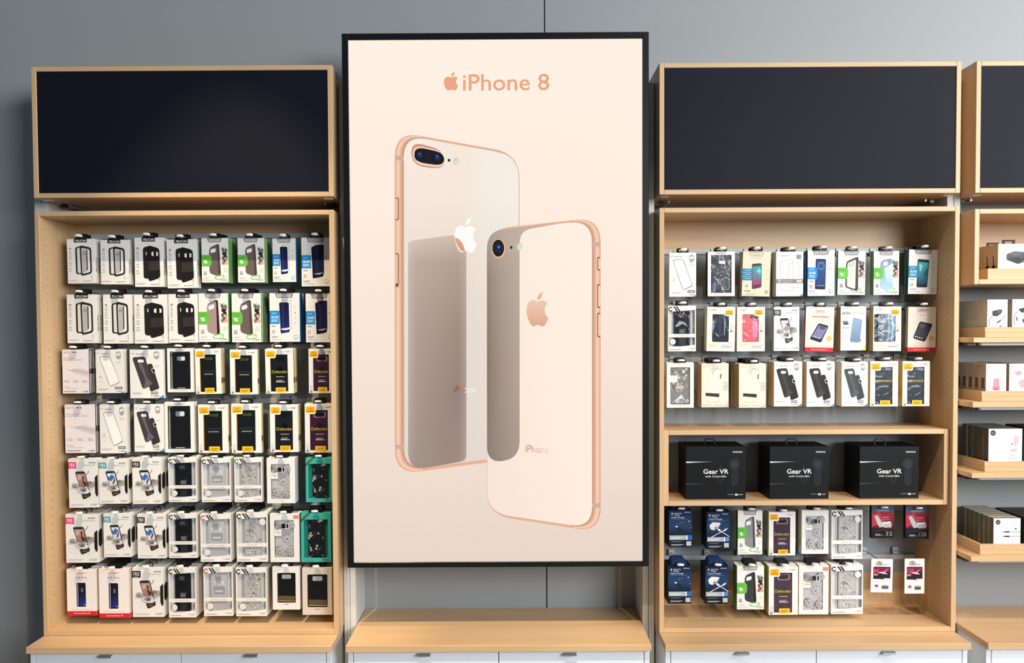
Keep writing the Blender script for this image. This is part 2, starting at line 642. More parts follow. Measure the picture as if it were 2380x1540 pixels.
overhead(LA, LB, 'overhead maple box with a dark navy panel, above the left cabinet')
overhead(RA, RB, 'overhead maple box with a dark grey panel, above the right cabinet')
X4 = 1.8526
overhead(X4, X4 + 1.2, 'overhead maple box with a dark panel, cut off at the right edge of the photo')

# ---------------------------------------------------------------- the big lit screen
TA, TB, TT, TU = -0.672, 0.5499, 2.9092, 0.7677
TVY = 0.0
tv = empty('wall_screen', ((TA + TB) / 2, 0.09, TU), 'large upright lit screen advertising two pink gold phones, thin black bezel', 'screen')
bz = 0.0255
bevel_box('housing', TA + 0.03, TVY + 0.028, TU + 0.03, TB - 0.03, 0.088, TT - 0.03, BLACKPL, tv, 0.004)
bevel_box('bezel', TA, TVY, TU, TA + bz, TVY + 0.03, TT, BEZEL, tv, 0.0015)
bevel_box('bezel', TB - bz, TVY, TU, TB, TVY + 0.03, TT, BEZEL, tv, 0.0015)
bevel_box('bezel', TA + bz, TVY, TT - bz, TB - bz, TVY + 0.03, TT, BEZEL, tv, 0.0015)
bevel_box('bezel', TA + bz, TVY, TU, TB - bz, TVY + 0.03, TU + bz * 0.85, BEZEL, tv, 0.0015)
sx_, sz_ = at(1460, 81, TVY)
bevel_box('sensor', sx_ - 0.014, TVY - 0.002, sz_ - 0.004, sx_ + 0.014, TVY + 0.001, sz_ + 0.004, BLACKPL, tv, 0.0005)
for sx in (TA + 0.25, TB - 0.25):
    bevel_box('wall_mount', sx - 0.03, 0.088, 1.4, sx + 0.03, YW - 0.001, 2.3, BLACKPL, tv, 0.002)


bevel_box('screen_panel', TA + bz, 0.0065, TU + bz * 0.85, TB - bz, 0.0275, TT - bz, BEZEL, tv, 0)


class Screen(Print):
    """draws in the advert's own flat grid of 688 by 1216 units"""

    def __init__(s):
        s.mb, s.mi, s.y, s.step = MB(), 0, 0.006, 2.5e-5
        s.x0, s.z0 = TA + bz, TT - bz
        s.W, s.H = TB - TA - 2 * bz, TT - TU - bz * 1.85
        s.w = s.h = 1.0

    def curve(s, pts, r, n=12):
        return Print.curve(s, pts, r, n)

    def e(s, c, u, v, ru, rv=None, n=30):
        Print.e(s, c, u, v, ru, rv if rv is not None else ru, n)

    def q(s, u, v):
        # u, v: units of the advert's artwork, origin at its top left corner
        lf = 806 + 13 * (v - 90) / 1216
        return (s.x0 + (u - lf) / (1496 - lf) * s.W - tv.location.x, s.z0 - (v - 90) / 1216 * s.H - tv.location.z)


S = Screen()
S.y = 0.006 - 0.09
S.r(('#fff0e3', '#fdeadb'), 806, 90, 1496, 520)
S.r(('#fdeadb', '#f6e2d2'), 806, 520, 1496, 860)
S.r(('#f6e2d2', '#e6d5c6'), 806, 860, 1496, 1306)


def bez(path):
    """points of a closed outline written as relative cubic steps"""
    pts = [path[0]]
    for c in path[1:]:
        p0 = pts[-1]
        P = [p0] + [(p0[0] + c[i], p0[1] + c[i + 1]) for i in (0, 2, 4)]
        for k in range(1, 7):
            t = k / 6
            pts.append(tuple((1 - t) ** 3 * P[0][e] + 3 * t * (1 - t) ** 2 * P[1][e] + 3 * t * t * (1 - t) * P[2][e] + t ** 3 * P[3][e] for e in (0, 1)))
    return pts


APPLE = bez([(12.152, 6.896), (-.948, 0, -2.415, -1.078, -3.96, -1.04), (-2.04, .027, -3.91, 1.183, -4.961, 3.014), (-2.117, 3.675, -.546, 9.103, 1.519, 12.09),
             (1.013, 1.454, 2.208, 3.09, 3.792, 3.039), (1.52, -.065, 2.09, -.987, 3.935, -.987), (1.831, 0, 2.35, .987, 3.96, .948), (1.637, -.026, 2.676, -1.48, 3.676, -2.948),
             (1.156, -1.688, 1.636, -3.325, 1.662, -3.415), (-.039, -.013, -3.182, -1.221, -3.22, -4.857), (-.026, -3.04, 2.48, -4.494, 2.597, -4.559), (-1.429, -2.09, -3.623, -2.324, -4.39, -2.376), (-2, -.156, -3.675, 1.09, -4.61, 1.09)])
LEAF = bez([(15.53, 3.83), (.843, -1.012, 1.4, -2.427, 1.245, -3.83), (-1.207, .052, -2.662, .805, -3.532, 1.818), (-.78, .896, -1.454, 2.338, -1.273, 3.714), (1.338, .104, 2.715, -.688, 3.559, -1.701)])


def logo(c, u0, v0, u1, v1, sk=0.0):
    for P in (APPLE, LEAF):
        S.uv([(u0 + (x - 2.2) / 18.7 * (u1 - u0), v0 + y / 24 * (v1 - v0) + sk * (x - 11.5)) for x, y in P], c)


def scr_text(c, s, u, v, hh, w, bold=0.0, sk=0.0):
    vs, fs = text_tris(s, bold)
    x0, x1 = min(p[0] for p in vs), max(p[0] for p in vs)
    S.y -= S.step
    for f in fs:
        S.y += S.step
        pts = [(u + (vs[i][0] - x0) / (x1 - x0) * w, v - vs[i][1] / 0.69 * hh + sk * (vs[i][0] - x0) / (x1 - x0) * w) for i in f]
        cc = c
        if callable(c):
            cc = lin(c(sum(p[0] for p in pts) / len(pts)))
        S.uv(pts, cc)


logo('#eca57f', 1030, 164, 1063, 206)
scr_text('#eca57f', 'iPhone 8', 1075, 206, 37, 203, 0.009)


def strip(c0, c1, L, R):
    """band between two outlines with the same number of points, shaded across"""
    a, b = lin(c0), lin(c1)
    S.y -= S.step
    for i in range(len(L) - 1):
        S.y += S.step
        P = [L[i], L[i + 1], R[i + 1], R[i]]
        k = [a, a, b, b]
        X = [S.q(*p) for p in P]
        ar = sum(X[j - 1][0] * X[j][1] - X[j][0] * X[j - 1][1] for j in range(4))
        if ar < 0:
            X.reverse()
            k.reverse()
        S.y -= S.step
        S.mb.face([(x, S.y, z) for x, z in X], k)


def mixpts(A, B, t):
    return [(a[0] + (b[0] - a[0]) * t, a[1] + (b[1] - a[1]) * t) for a, b in zip(A, B)]


def band(O, I):
    cs = ['#d89f80', '#f2c1a2', '#f7d2b9', '#eab799', '#d9a283', '#b98f7a']
    for k in range(5):
        strip(cs[k], cs[k + 1], mixpts(O, I, k / 5), mixpts(O, I, (k + 1) / 5))




def table(us, rows):
    R_ = [(v, [lin(c) for c in cs]) for v, cs in rows]

    def f(u, v):
        def cell(cs):
            for i in range(len(us) - 1):
                if u <= us[i + 1] or i == len(us) - 2:
                    t = min(1, max(0, (u - us[i]) / (us[i + 1] - us[i])))
                    return tuple(cs[i][k] + (cs[i + 1][k] - cs[i][k]) * t for k in range(3))
        for i in range(len(R_) - 1):
            if v <= R_[i + 1][0] or i == len(R_) - 2:
                t = min(1, max(0, (v - R_[i][0]) / (R_[i + 1][0] - R_[i][0])))
                a, b = cell(R_[i][1]), cell(R_[i + 1][1])
                return tuple(a[k] + (b[k] - a[k]) * t for k in range(3))
    return f


def fill(pts, r, fn, nv=60, nu=14):
    """corner-rounded convex shape filled with a smooth colour table"""
    P = S.curve(pts, r, 10)
    S.y -= S.step
    lo, hi = min(p[1] for p in P) + .01, max(p[1] for p in P) - .01
    vs = sorted([lo + (hi - lo) * k / nv for k in range(nv + 1)] + [lo + 60 * (k / 14) ** 2 for k in range(1, 14)] + [hi - 60 * (k / 14) ** 2 for k in range(1, 14)])
    rows = []
    for v in vs:
        xs = []
        for i in range(len(P)):
            a, b = P[i - 1], P[i]
            if (a[1] <= v < b[1]) or (b[1] <= v < a[1]):
                xs.append(a[0] + (b[0] - a[0]) * (v - a[1]) / (b[1] - a[1]))
        if len(xs) >= 2:
            rows.append((v, min(xs), max(xs)))
    for (v0, a0, b0), (v1, a1, b1) in zip(rows, rows[1:]):
        for k in range(nu):
            t0, t1 = k / nu, (k + 1) / nu
            q = [(a1 + (b1 - a1) * t0, v1), (a1 + (b1 - a1) * t1, v1), (a0 + (b0 - a0) * t1, v0), (a0 + (b0 - a0) * t0, v0)]
            S.mb.face([(x, S.y, z) for x, z in (S.q(*p) for p in q)], [fn(*p) for p in q])


# phone seen from behind on the left: outline, glass, metal edge
S.rq('#e3b193', [(915, 299), (1208, 352), (1208, 1062), (915, 1099)], 60)
fill([(936, 308), (1206, 357), (1206, 1056), (936, 1087)], 52, table((936, 1040, 1094, 1112, 1206), (
    (310, ('#f9ece1', '#f7e8dc', '#f7e7db', '#f7eade', '#f6ebe0')), (450, ('#f6e5db', '#f6e5d9', '#f5e6da', '#f4ebdf', '#f5eee4')),
    (560, ('#f0ded2', '#efded1', '#efdfd2', '#efe3d8', '#f0e7dc')), (700, ('#e9dad0', '#e8d9cf', '#e8dad0', '#e9dcd2', '#e9dfd6')), (1080, ('#e3d5cc', '#e2d4ca', '#e3d6cc', '#e4d7ce', '#e5d8cf')))))
A_ = S.curve([(915, 299), (1208, 352), (1208, 1062), (915, 1099)], 60)
B_ = S.curve([(936, 308), (1206, 357), (1206, 1056), (936, 1087)], 52)
O, I = A_[39:] + A_[:13], B_[39:] + B_[:13]
band(O, I)
S.r('#cfae9b', 915, 355, 936, 366)
S.r('#cfae9b', 915, 1029, 937, 1039)
for v0, v1 in ((451, 505), (580, 660)):
    S.rr('#a8765c', 915, v0, 925, v1, 5)
    S.rr('#efc0a2', 915.5, v0 + 3, 922, v1 - 3, 4)
S.e('#3a2a22', 919.5, 654, 2.2, 3.4)
# mirror image of the other phone in its glass
fill([(946, 553), (1083, 535), (1083, 1067), (946, 1091)], (8, 44, 14, 46), table((946, 965, 1030, 1066, 1083), (
    (540, ('#ddcdc1', '#d6c5b8', '#d1bfb1', '#d0bdaf', '#d6c5b9')), (600, ('#c9b8ac', '#bdaa9d', '#b6a294', '#b29d8f', '#bfac9f')),
    (760, ('#c2b2a7', '#b09d91', '#a69184', '#9f897c', '#b3a094')), (920, ('#b9aaa0', '#a8968b', '#9c877b', '#96807a', '#ab988d')), (1080, ('#ab9d94', '#9f8f85', '#9a877c', '#9b887d', '#b0a095')))))
S.p(('#f1e1d6', '#dfd0c7'), [(937.5, 372), (944, 372), (944, 1030), (937.5, 1030)])
S.p('#f7ebe2', [(942.5, 372), (944, 372), (944, 1030), (942.5, 1030)])
# double camera
S.rq('#c98d6c', [(953, 322), (1031, 344), (1033, 388), (955, 378)], 32)
S.rq('#e7b697', [(955, 327), (1031, 347), (1033, 386), (957, 376)], 30)
S.rq('#f7e4d5', [(959, 332), (1032, 347), (1032, 383), (959, 373)], 28)
S.rq('#0c0e16', [(961, 334), (1031, 349), (1031, 380), (961, 370)], 27)
for u, v in ((974, 355), (1015, 361)):
    S.e('#070a14', u, v, 13, 14)
    S.e('#16295a', u, v - 1, 6, 7)
    S.e('#3f65b0', u - 1, v - 4, 2.2, 2.2)
S.e('#1a1718', 1042.5, 366.5, 3, 3.6)
S.e('#cfd5bf', 1059, 369, 7, 9)
S.e('#e7dcc7', 1060, 371, 4.5, 6)
logo('#fffaf5', 1055, 498, 1105, 580, 0.2)
S.p(('#e3ab8b', '#d79877'), [(1056, 545), (1066, 549), (1074, 558), (1079, 572), (1080, 577), (1071, 577), (1063, 566), (1057, 553)])
scr_text(lambda u: '#8a5236' if u < 1066 else ('#b9714c' if u < 1079 else '#fbeee6'), 'iPhone', 1053, 907, 16, 52, 0.0)
# phone in front on the right
S.rq('#e3b193', [(1131, 527), (1398, 500), (1398, 1238), (1131, 1195)], 58)
fill([(1132, 531), (1378, 507), (1378, 1228), (1132, 1190)], 52, table((1132, 1210, 1290, 1378), (
    (510, ('#f6e6d8', '#fbebdd', '#fdeddf', '#fdeee1')), (800, ('#f6e4d5', '#fbead9', '#feeddc', '#fdecdd')), (1080, ('#f5e3d4', '#f9e7d8', '#fcead9', '#fcecdd')), (1228, ('#f6e4d6', '#f7e6d8', '#fae8d9', '#fdecdd')))))
fill([(1131.5, 531), (1208, 522), (1208, 1062), (1131.5, 1074)], 40, table((1131, 1142, 1165, 1208), (
    (525, ('#b09f92', '#b3a295', '#b9a89b', '#c0b0a2')), (640, ('#8b7b6f', '#9b8b7e', '#a99a8d', '#b9a99c')), (850, ('#7d6e63', '#90806f', '#a28f84', '#b3a195')), (1070, ('#8a7a70', '#8f7f75', '#98887d', '#a7978b')))))
S.p(('h', '#b9a89b', '#bfaea1'), [(1168, 527), (1208, 523), (1208, 580), (1168, 580)])
S.p('#bfaea1', [(1206, 523.5), (1300, 514.6), (1262, 521), (1232, 526), (1219, 532), (1211.5, 541), (1208.5, 553), (1208, 570), (1205, 570)])
A_ = S.curve([(1131, 527), (1398, 500), (1398, 1238), (1131, 1195)], 58)
B_ = S.curve([(1132, 531), (1378, 507), (1378, 1228), (1132, 1190)], 52)
O2, I2 = A_[13:39], B_[13:39]
band(O2, I2)
S.r('#cfae9b', 1377, 558, 1398, 568)
S.r('#cfae9b', 1378, 1169, 1398, 1179)
for v0, v1 in ((592, 624), (655, 711), (722, 779)):
    S.rr('#8a5b43', 1390, v0, 1398, v1, 4)
    S.rr('#f3cbb0', 1392, v0 + 3, 1398.5, v1 - 3, 3)
S.e('#d09a7b', 1160, 572, 18, 24)
S.e('#f4d9c6', 1158.5, 571, 15.5, 21.5)
S.e('#0b0d15', 1158, 570.5, 14, 20)
S.e('#0e1c44', 1159, 571, 8, 10)
S.e('#4a71bd', 1159, 568, 3, 3.2)
S.e('#1a1718', 1188.5, 569, 2.8, 3.6)
S.e('#cfd5bf', 1208, 567.5, 6.5, 9)
S.e('#ece0cb', 1209.5, 569, 4, 6)
logo(('#f0c8ae', '#e0a98c'), 1224, 672, 1273, 753, 0.1)
scr_text(lambda u: '#c39179' if u < 1240 else ('#d8b39d' if u < 1262 else '#e9d0be'), 'iPhone', 1221, 1047, 17, 54, 0.0, 0.08)
S.mb.build('screen_image', [SCREEN], tv)

# ================================================================ packaging
W_ = '#e9e6e1'      # white card
G1, G2, G3 = '#b9b5b2', '#8d8a88', '#5b5856'
K_ = '#17171a'


def tab_mesh(style, col, w):
    mb = MB()
    if style == 'wide':
        o, i = rrect(-0.027, -0.003, 0.027, 0.021, 0.0025), rrect(-0.015, 0.006, 0.015, 0.0135, 0.003)
    elif style == 'round':
        o, i = rrect(-0.026, -0.003, 0.026, 0.020, 0.0095), rrect(-0.0155, 0.0055, 0.0155, 0.0135, 0.0039)
    elif style == 'trap':
        o = rrect(-0.027, -0.002, 0.027, 0.024, 0.003)
        o = [(x * (1.25 if z < 0.006 else 1.0), z) for x, z in o]
        i = rrect(-0.0155, 0.0065, 0.0155, 0.0135, 0.003)
    elif style == 'loop':
        o = rrect(-0.017, -0.003, 0.017, 0.019, 0.010)
        i = rrect(-0.013, 0.001, 0.013, 0.0155, 0.007)
    mb.ring(o, i, 0.0, 0.0008, col)
    return mb.mesh('hang_tab', [INK])


class Design:
    """one kind of package; its meshes are built once and shared by every copy"""

    def __init__(s, key, w, h, t, desc, group, draw, front=W_, side=None, sidef=None, win=None, inner='#d8d6d4', draw_in=None,
                 tab='wide', tabcol='#131315', film=True, side_art=None, cat='package', name='package_carton', left=None, back=None, top=None, deep=0.011):
        s.w, s.h, s.t, s.desc, s.group, s.cat, s.name, s.key = w, h, t, desc, group, cat, name, key
        side = side or front
        s.meshes = []
        mb = MB()
        hw = w / 2
        sides = dict(l=left or side, r=side, t=top or front, d=side, b=back or side)
        if win:
            u0, v0, u1, v1, rad = win
            mb.box(-hw, 0, 0, hw, t, h, front, 0, 'f', **sides)
            X0, X1, Z0, Z1 = (u0 - .5) * w, (u1 - .5) * w, (1 - v1) * h, (1 - v0) * h
            for a, b, c, d in ((-hw, 0, hw, Z0), (-hw, Z1, hw, h), (-hw, Z0, X0, Z1), (X1, Z0, hw, Z1)):
                mb.face([(a, 0, b), (c, 0, b), (c, 0, d), (a, 0, d)], front)
            R = rad * w
            if R > 0:
                for cx, cz, sx, sz in ((X0, Z0, 1, 1), (X1, Z0, -1, 1), (X1, Z1, -1, -1), (X0, Z1, 1, -1)):
                    arc = [(cx + sx * R * (1 - math.cos(k * math.pi / 8)), 0, cz + sz * R * (1 - math.sin(k * math.pi / 8))) for k in range(5)]
                    p = [(cx, 0, cz)] + arc
                    mb.face(p if sx * sz < 0 else p[::-1], front)
            yb = min(t - 0.0015, deep)
            mb.face([(X0, yb, Z0), (X1, yb, Z0), (X1, yb, Z1), (X0, yb, Z1)], inner)
            for a, b in (((X0, Z0), (X1, Z0)), ((X1, Z0), (X1, Z1)), ((X1, Z1), (X0, Z1)), ((X0, Z1), (X0, Z0))):
                mb.face([(a[0], 0, a[1]), (b[0], 0, b[1]), (b[0], yb, b[1]), (a[0], yb, a[1])], sidef or inner)
        else:
            mb.box(-hw, 0, 0, hw, t, h, front, 0, '', **sides)
        s.body = mb.mesh('carton', [INK])
        P = Print(w, h, -0.0001)
        if win:
            for q in ((0, 0, 1, v0), (0, v1, 1, 1), (0, v0, u0, v1), (u1, v0, 1, v1)):
                P.r(front, *q)
        else:
            P.r(front, 0, 0, 1, 1)
        draw(P)
        s.front = None
        if P.mb.f:
            s.front = P.mb.mesh('front_print', [INK])
        s.ins = None
        if draw_in:
            P = Print(w, h, yb - 0.0003)
            draw_in(P)
            s.ins = P.mb.mesh('phone_case', [GLOSS])
        s.film = None
        if win and film:
            mb = MB()
            mb.face([(X0, 0.0006, Z0), (X1, 0.0006, Z0), (X1, 0.0006, Z1), (X0, 0.0006, Z1)])
            s.film = mb.mesh('clear_window', [FILM])
        s.tab = tab_mesh(tab, tabcol, w) if tab else None
        s.art = None
        if side_art:
            mb = MB()
            side_art(mb, hw, h, t)
            s.art = mb.mesh('side_print', [INK])

    def make(s, X, Y, Z, kx, kz, label, full=True, rot=(0, 0, 0)):
        e = empty(s.name, (X, Y, Z), label, s.cat, s.group)
        e.scale = (kx, 1, kz)
        e.rotation_euler = rot
        put('carton', s.body, e)
        if s.tab:
            put('hang_tab', s.tab, e, (0, s.t * 0.35 + 0.0005, s.h))
        if s.art:
            put('side_print', s.art, e)
        if full:
            if s.front:
                put('front_print', s.front, e)
            if s.ins:
                put('phone_case', s.ins, e)
            if s.film:
                put('clear_window', s.film, e)
        return e


def side_text(txt, col='#151515', y0=0.25, hh=0.5):
    def f(mb, hw, h, t):
        vs, fs = text_tris(txt, 0.006)
        x1 = max(p[0] for p in vs)
        k = t * hh / 0.69
        for fc in fs:
            # lettering running up the right-hand face
            mb.face([(hw + 0.0003, t * 0.8 - vs[i][1] * k, h * y0 + vs[i][0] * k) for i in fc], col)
    return f


def side_hex(mb, hw, h, t):
    for sx in (1,):
        p = [(t * .15, .62), (t * .5, .68), (t * .9, .66), (t * .9, .36), (t * .5, .30), (t * .15, .36)]
        p = [(sx * (hw + 0.0003), y, z * h) for y, z in p]
        mb.face(p if sx < 0 else p[::-1], '#221d1b')


def side_notch(mb, hw, h, t):
    p = [(0.0002, .37), (t * .75, .34), (t * .75, .25), (0.0002, .22)]
    mb.face([(hw + 0.0003, y, z * h) for y, z in p][::-1], '#5a3d12')


def side_stripes(mb, hw, h, t):
    for z0, z1 in ((.01, .44), (.56, .97)):
        mb.face([(hw + 0.0003, t * .45, z0 * h), (hw + 0.0003, t * .8, z0 * h), (hw + 0.0003, t * .8, z1 * h), (hw + 0.0003, t * .45, z1 * h)], '#f1efec')


D = {}


def blob(P, c, u, v, ru, rv, seed, n=18, rough=.45):
    rn = random.Random(seed)
    P.p(c, [(u + ru * k * math.cos(6.28319 * i / n), v + rv * k * math.sin(6.28319 * i / n)) for i in range(n) for k in [1 - rough * rn.random() * (1 if i % 2 else .3)]])




def mk(key, *a, **k):
    D[key] = Design(key, *a, **k)


def signature(P, u, v, c=G2):
    # small round mark with a two-line caption
    P.e(c, u, v, .022)
    P.r('#ffffff', u - .005, v - .005, u + .015, v + .005)
    P.lines(c, u + .05, u + .22, (v - .012, v + .004), .008)


# ---- white rugged-case cartons, black name plate
def pel(kind):
    def f(P):
        P.r(K_, .26, .0, .73, .082)
        P.t('#f4f4f2', 'PELICAN', .31, .064, .046, w=.38, bold=0.0070, shear=.18)
        for v in (.22, .32, .42, .55, .68):
            P.e('#a8a5a2' if v > .3 else '#6b6866', .11, v, .042, .022)
            P.e(W_, .11, v + .008, .02, .009)
            P.lines('#b4b1ae', .05, .18, (v + .04, v + .055), .007)
        if kind == 0:
            P.rq('#2a2725', [(.30, .19), (.52, .16), (.54, .80), (.31, .79)], .07)
            P.rq('#d9d6d3', [(.36, .21), (.50, .19), (.52, .77), (.37, .77)], .05)
            P.rq('#2a2725', [(.46, .14), (.88, .20), (.89, .78), (.49, .84)], .10)
            P.rq('#e6e3e0', [(.52, .20), (.82, .24), (.83, .75), (.54, .79)], .06)
            P.rq('#b7b4b1', [(.54, .22), (.70, .24), (.70, .74), (.55, .77)], .04)
            P.p('#3a3634', [(.70, .24), (.74, .245), (.74, .70), (.70, .72)])
            P.e('#9b9896', .62, .33, .07, .04)
        else:
            P.rq('#23211f', [(.30, .20), (.52, .17), (.54, .84), (.31, .83)], .09)
            P.rq('#1d1b1a', [(.46, .15), (.88, .22), (.90, .82), (.48, .90)], .11)
            P.p('#34312f', [(.49, .48), (.89, .47), (.89, .66), (.49, .68)])
            P.rr('#f2f0ee', .60, .29, .83, .375, .04)
            P.rr('#1d1b1a', .67, .285, .77, .38, .035)
            P.rr('#e5e3e1', .40, .29, .43, .36, .015)
        P.lines('#bcb9b6', .05, .42, (.925, .942), .007)
        P.r('#8d8a88', .55, .945, .85, .955)
        P.pl('#a5a2a0', [(.83, .86), (.88, .83), (.88, .97)], .012)
    return f


mk('pel0', .117, .187, .022, 'white carton picturing a black bumper frame case', 'rugged case cartons with black name plate', pel(0), side_art=side_text('PELICAN'))
mk('pel1', .121, .195, .022, 'white carton picturing a solid black rugged case', 'rugged case cartons with black name plate', pel(1), side_art=side_text('PELICAN'))


# ---- cartons with a grey header and a green or blue tag
def bgz(case, hi, cam='#f3f1ef', kind=0):
    def f(P):
        P.p('#8f8b88', [(.20, 0), (.77, 0), (.72, .10), (.26, .10)])
        P.t('#e8e5e2', 'BODYGUARDZ', .28, .078, .05, w=.43, bold=0.0105)
        # fighter at the right edge
        for i, (u, v, ru, rv, c) in enumerate(((.87, .31, .11, .08, '#4b4542'), (.86, .36, .09, .055, '#2b2724'), (.80, .26, .06, .05, '#6a6360'), (.92, .28, .06, .05, '#7b7370'), (.86, .30, .04, .03, '#8f7c72'),
                                (.87, .47, .12, .07, '#b58f82'), (.82, .45, .07, .05, '#6d4f47'), (.91, .55, .09, .06, '#d3a795'), (.81, .56, .07, .05, '#9b7466'), (.90, .41, .06, .03, '#241f1d'), (.86, .52, .05, .03, '#5b423b'), (.88, .46, .04, .03, '#e0bcae'))):
            blob(P, c, u, v, ru, rv, i)
        for k in range(9):
            P.e('#5d5653', .74 + .022 * k, .21 + .05 * ((k * 7) % 5) / 5, .012)
        P.lines('#cfe0bf', .82, .97, (.68, .70, .72, .74, .76), .007)
        P.outline('#8fd070', [(.45, .86), (.85, .82), (.86, .92), (.50, .95)], .14, .035)
        if kind == 0:
            P.rq(case[1], [(.30, .22), (.66, .12), (.72, .85), (.30, .80)], .10)
            P.rq(case[0], [(.29, .24), (.60, .15), (.62, .86), (.29, .79)], .10)
            P.rq(hi, [(.34, .26), (.53, .225), (.535, .31), (.345, .345)], .045)
        elif kind == 1:
            P.rq(case[1], [(.30, .24), (.74, .12), (.74, .92), (.28, .83)], .10)
            P.rq(case[0], [(.34, .27), (.65, .19), (.64, .87), (.33, .81)], .06)
            P.rq(cam, [(.40, .26), (.55, .23), (.55, .33), (.40, .35)], .06)
            P.outline(case[1], [(.40, .26), (.55, .23), (.55, .33), (.40, .35)], .06, .012)
        else:
            P.rq((case[1], case[0]), [(.27, .22), (.74, .16), (.74, .90), (.26, .86)], .16)
            P.p((case[2], case[0]), [(.42, .40), (.73, .28), (.73, .74), (.50, .70)])
            P.rq('#f7fafc', [(.38, .25), (.54, .235), (.54, .33), (.38, .345)], .06)
        P.rq('#66bb45', [(0, .38), (.32, .38), (.37, .44), (.37, .58), (.32, .635), (0, .635)], .04)
        P.lines('#4f9a35', .05, .28, (.42, .435, .45), .007)
        P.p('#f4f8f0', [(.07, .50), (.22, .51), (.17, .535), (.24, .57), (.16, .565), (.08, .575), (.13, .54), (.06, .525)])
        for u in (.10, .16):
            P.l(G3, (u, .76), (u + .01, .79), .02)
            P.l(G3, (u, .79), (u - .02, .83), .012)
            P.l(G3, (u, .79), (u + .025, .83), .012)
            P.e(G3, u, .752, .012)
        P.lines('#c3c0bd', .08, .30, (.885, .90), .008)
        P.r('#b0adaa', .05, .945, .42, .953)
        signature(P, .74, .945)
    return f


GRN = dict(side='#6fae5a', left='#4d9a3a', top='#dfe6d8')
mk('bgz_pink', .113, .189, .0135, 'white carton with green tag and rose case picture', 'green tagged case cartons', bgz(('#a58b88', '#2f2828'), '#f3f1ef'), tab='round', **GRN)
mk('bgz_brown', .113, .189, .0135, 'white carton with green tag and brown case picture', 'green tagged case cartons', bgz(('#6a5b58', '#4a3f3d'), '#f3f1ef'), tab='round', **GRN)
mk('bgz_grey', .113, .189, .0135, 'white carton with green tag and grey case picture', 'green tagged case cartons', bgz(('#8a8a8e', '#47474b'), '#f3f1ef'), tab='round', **GRN)
mk('bgz_black', .113, .189, .0135, 'white carton with green tag and charcoal case picture', 'green tagged case cartons', bgz(('#3c3a3b', '#252425'), '#f3f1ef'), tab='round', **GRN)
mk('bgz_clear', .113, .189, .0135, 'white carton with green tag and dark-rimmed case', 'green tagged case cartons', bgz(('#d6d0c9', '#3e3734'), '#f3f1ef', '#e9e5e0', 1), tab='round', **GRN)
mk('bgz_sky', .113, .189, .0135, 'white carton with green tag and pale blue case picture', 'green tagged case cartons', bgz(('#a9cbe6', '#7d8fa3', '#cfeaf9'), '#fff', '#fff', 2), tab='round', **GRN)


def glass(kind, tagc='#1f86c9'):
    def f(P):
        P.p('#8f8b88', [(.18, 0), (.80, 0), (.75, .10), (.24, .10)])
        P.t('#e8e5e2', 'BODYGUARDZ', .26, .078, .05, w=.46, bold=0.0105)
        for u0, v0, c in ((.84, .28, G1), (.85, .40, '#55524f'), (.86, .50, G1), (.85, .60, G1)):
            P.e(c, u0, v0, .02)
            P.lines('#d0cdca', u0 - .06, u0 + .06, (v0 + .035,), .007)
        if kind == 0:          # phone with its glass sheet in front
            P.outline('#55524f', [(.42, .15), (.72, .14), (.73, .74), (.43, .72)], .04, .008)
            P.rq(('#10132f', '#1f2a66'), [(.32, .19), (.64, .19), (.66, .80), (.36, .83)], .05)
            P.p('#39437f', [(.43, .21), (.45, .21), (.46, .75), (.44, .75)])
            P.p('#dfe3ee', [(.37, .73), (.70, .70), (.70, .73), (.55, .76), (.40, .755)])
        elif kind == 1:        # privacy sheet
            P.rq('#12132e', [(.34, .19), (.72, .15), (.76, .72), (.74, .80), (.38, .84)], .05)
            P.rq(('#14172f', '#1a1e42'), [(.43, .16), (.77, .14), (.77, .74), (.45, .75)], .05)
            P.p('#2a3170', [(.50, .18), (.52, .18), (.54, .72), (.52, .72)])
            P.p('#c4c6d2', [(.40, .745), (.70, .735), (.74, .715), (.60, .76)])
        elif kind == 2:        # dark blue phone
            P.rq('#141d38', [(.30, .18), (.68, .19), (.66, .86), (.27, .85)], .06)
            P.rq(('#274a86', '#1b3767'), [(.34, .23), (.66, .23), (.64, .79), (.31, .79)], .02)
            P.e('#4d79b8', .50, .34, .13, .09)
            P.e('#234277', .50, .34, .09, .06)
            for k in range(4):
                P.r('#a9c3e2', .36 + .07 * k, .765, .40 + .07 * k, .78)
        else:                  # teal phone
            P.rq('#171d2a', [(.31, .21), (.71, .23), (.66, .85), (.29, .85)], .05)
            P.rq(('#46b4c6', '#153f57'), [(.34, .28), (.68, .29), (.64, .78), (.33, .78)], .02)
            P.p('#8fd9e0', [(.36, .31), (.50, .36), (.40, .52)])
            P.p('#0e5f78', [(.66, .40), (.50, .55), (.65, .70)])
        P.rq(tagc, [(0, .37), (.33, .37), (.36, .43), (.36, .57), (.33, .63), (0, .63)] if kind > 1 else Q(0, .36, .33, .63), .015)
        P.lines('#8fd0f0', .06, .26, (.40, .42), .01)
        P.t('#f2f9fd', 'GLASS', .05, .515, .05, w=.24, bold=0.0140)
        P.lines('#bfe4f6', .05, .29, (.54, .56, .58), .01)
        P.lines(G3, .06, .20, (.67,), .012)
        for u in (.09, .15):
            P.l(G3, (u, .77), (u + .01, .80), .018)
            P.l(G3, (u, .80), (u - .02, .835), .012)
            P.e(G3, u, .762, .011)
        P.lines('#a8a5a2', .06, .30, (.88, .90), .01)
        P.r('#a8a5a2', .06, .945, .40, .953)
        P.rq('#b3b0ad', [(.80, .86), (.93, .86), (.93, .92), (.865, .95), (.80, .92)], .02)
        P.rq('#efece8', [(.82, .875), (.91, .875), (.91, .91), (.865, .93), (.82, .91)], .02)
    return f


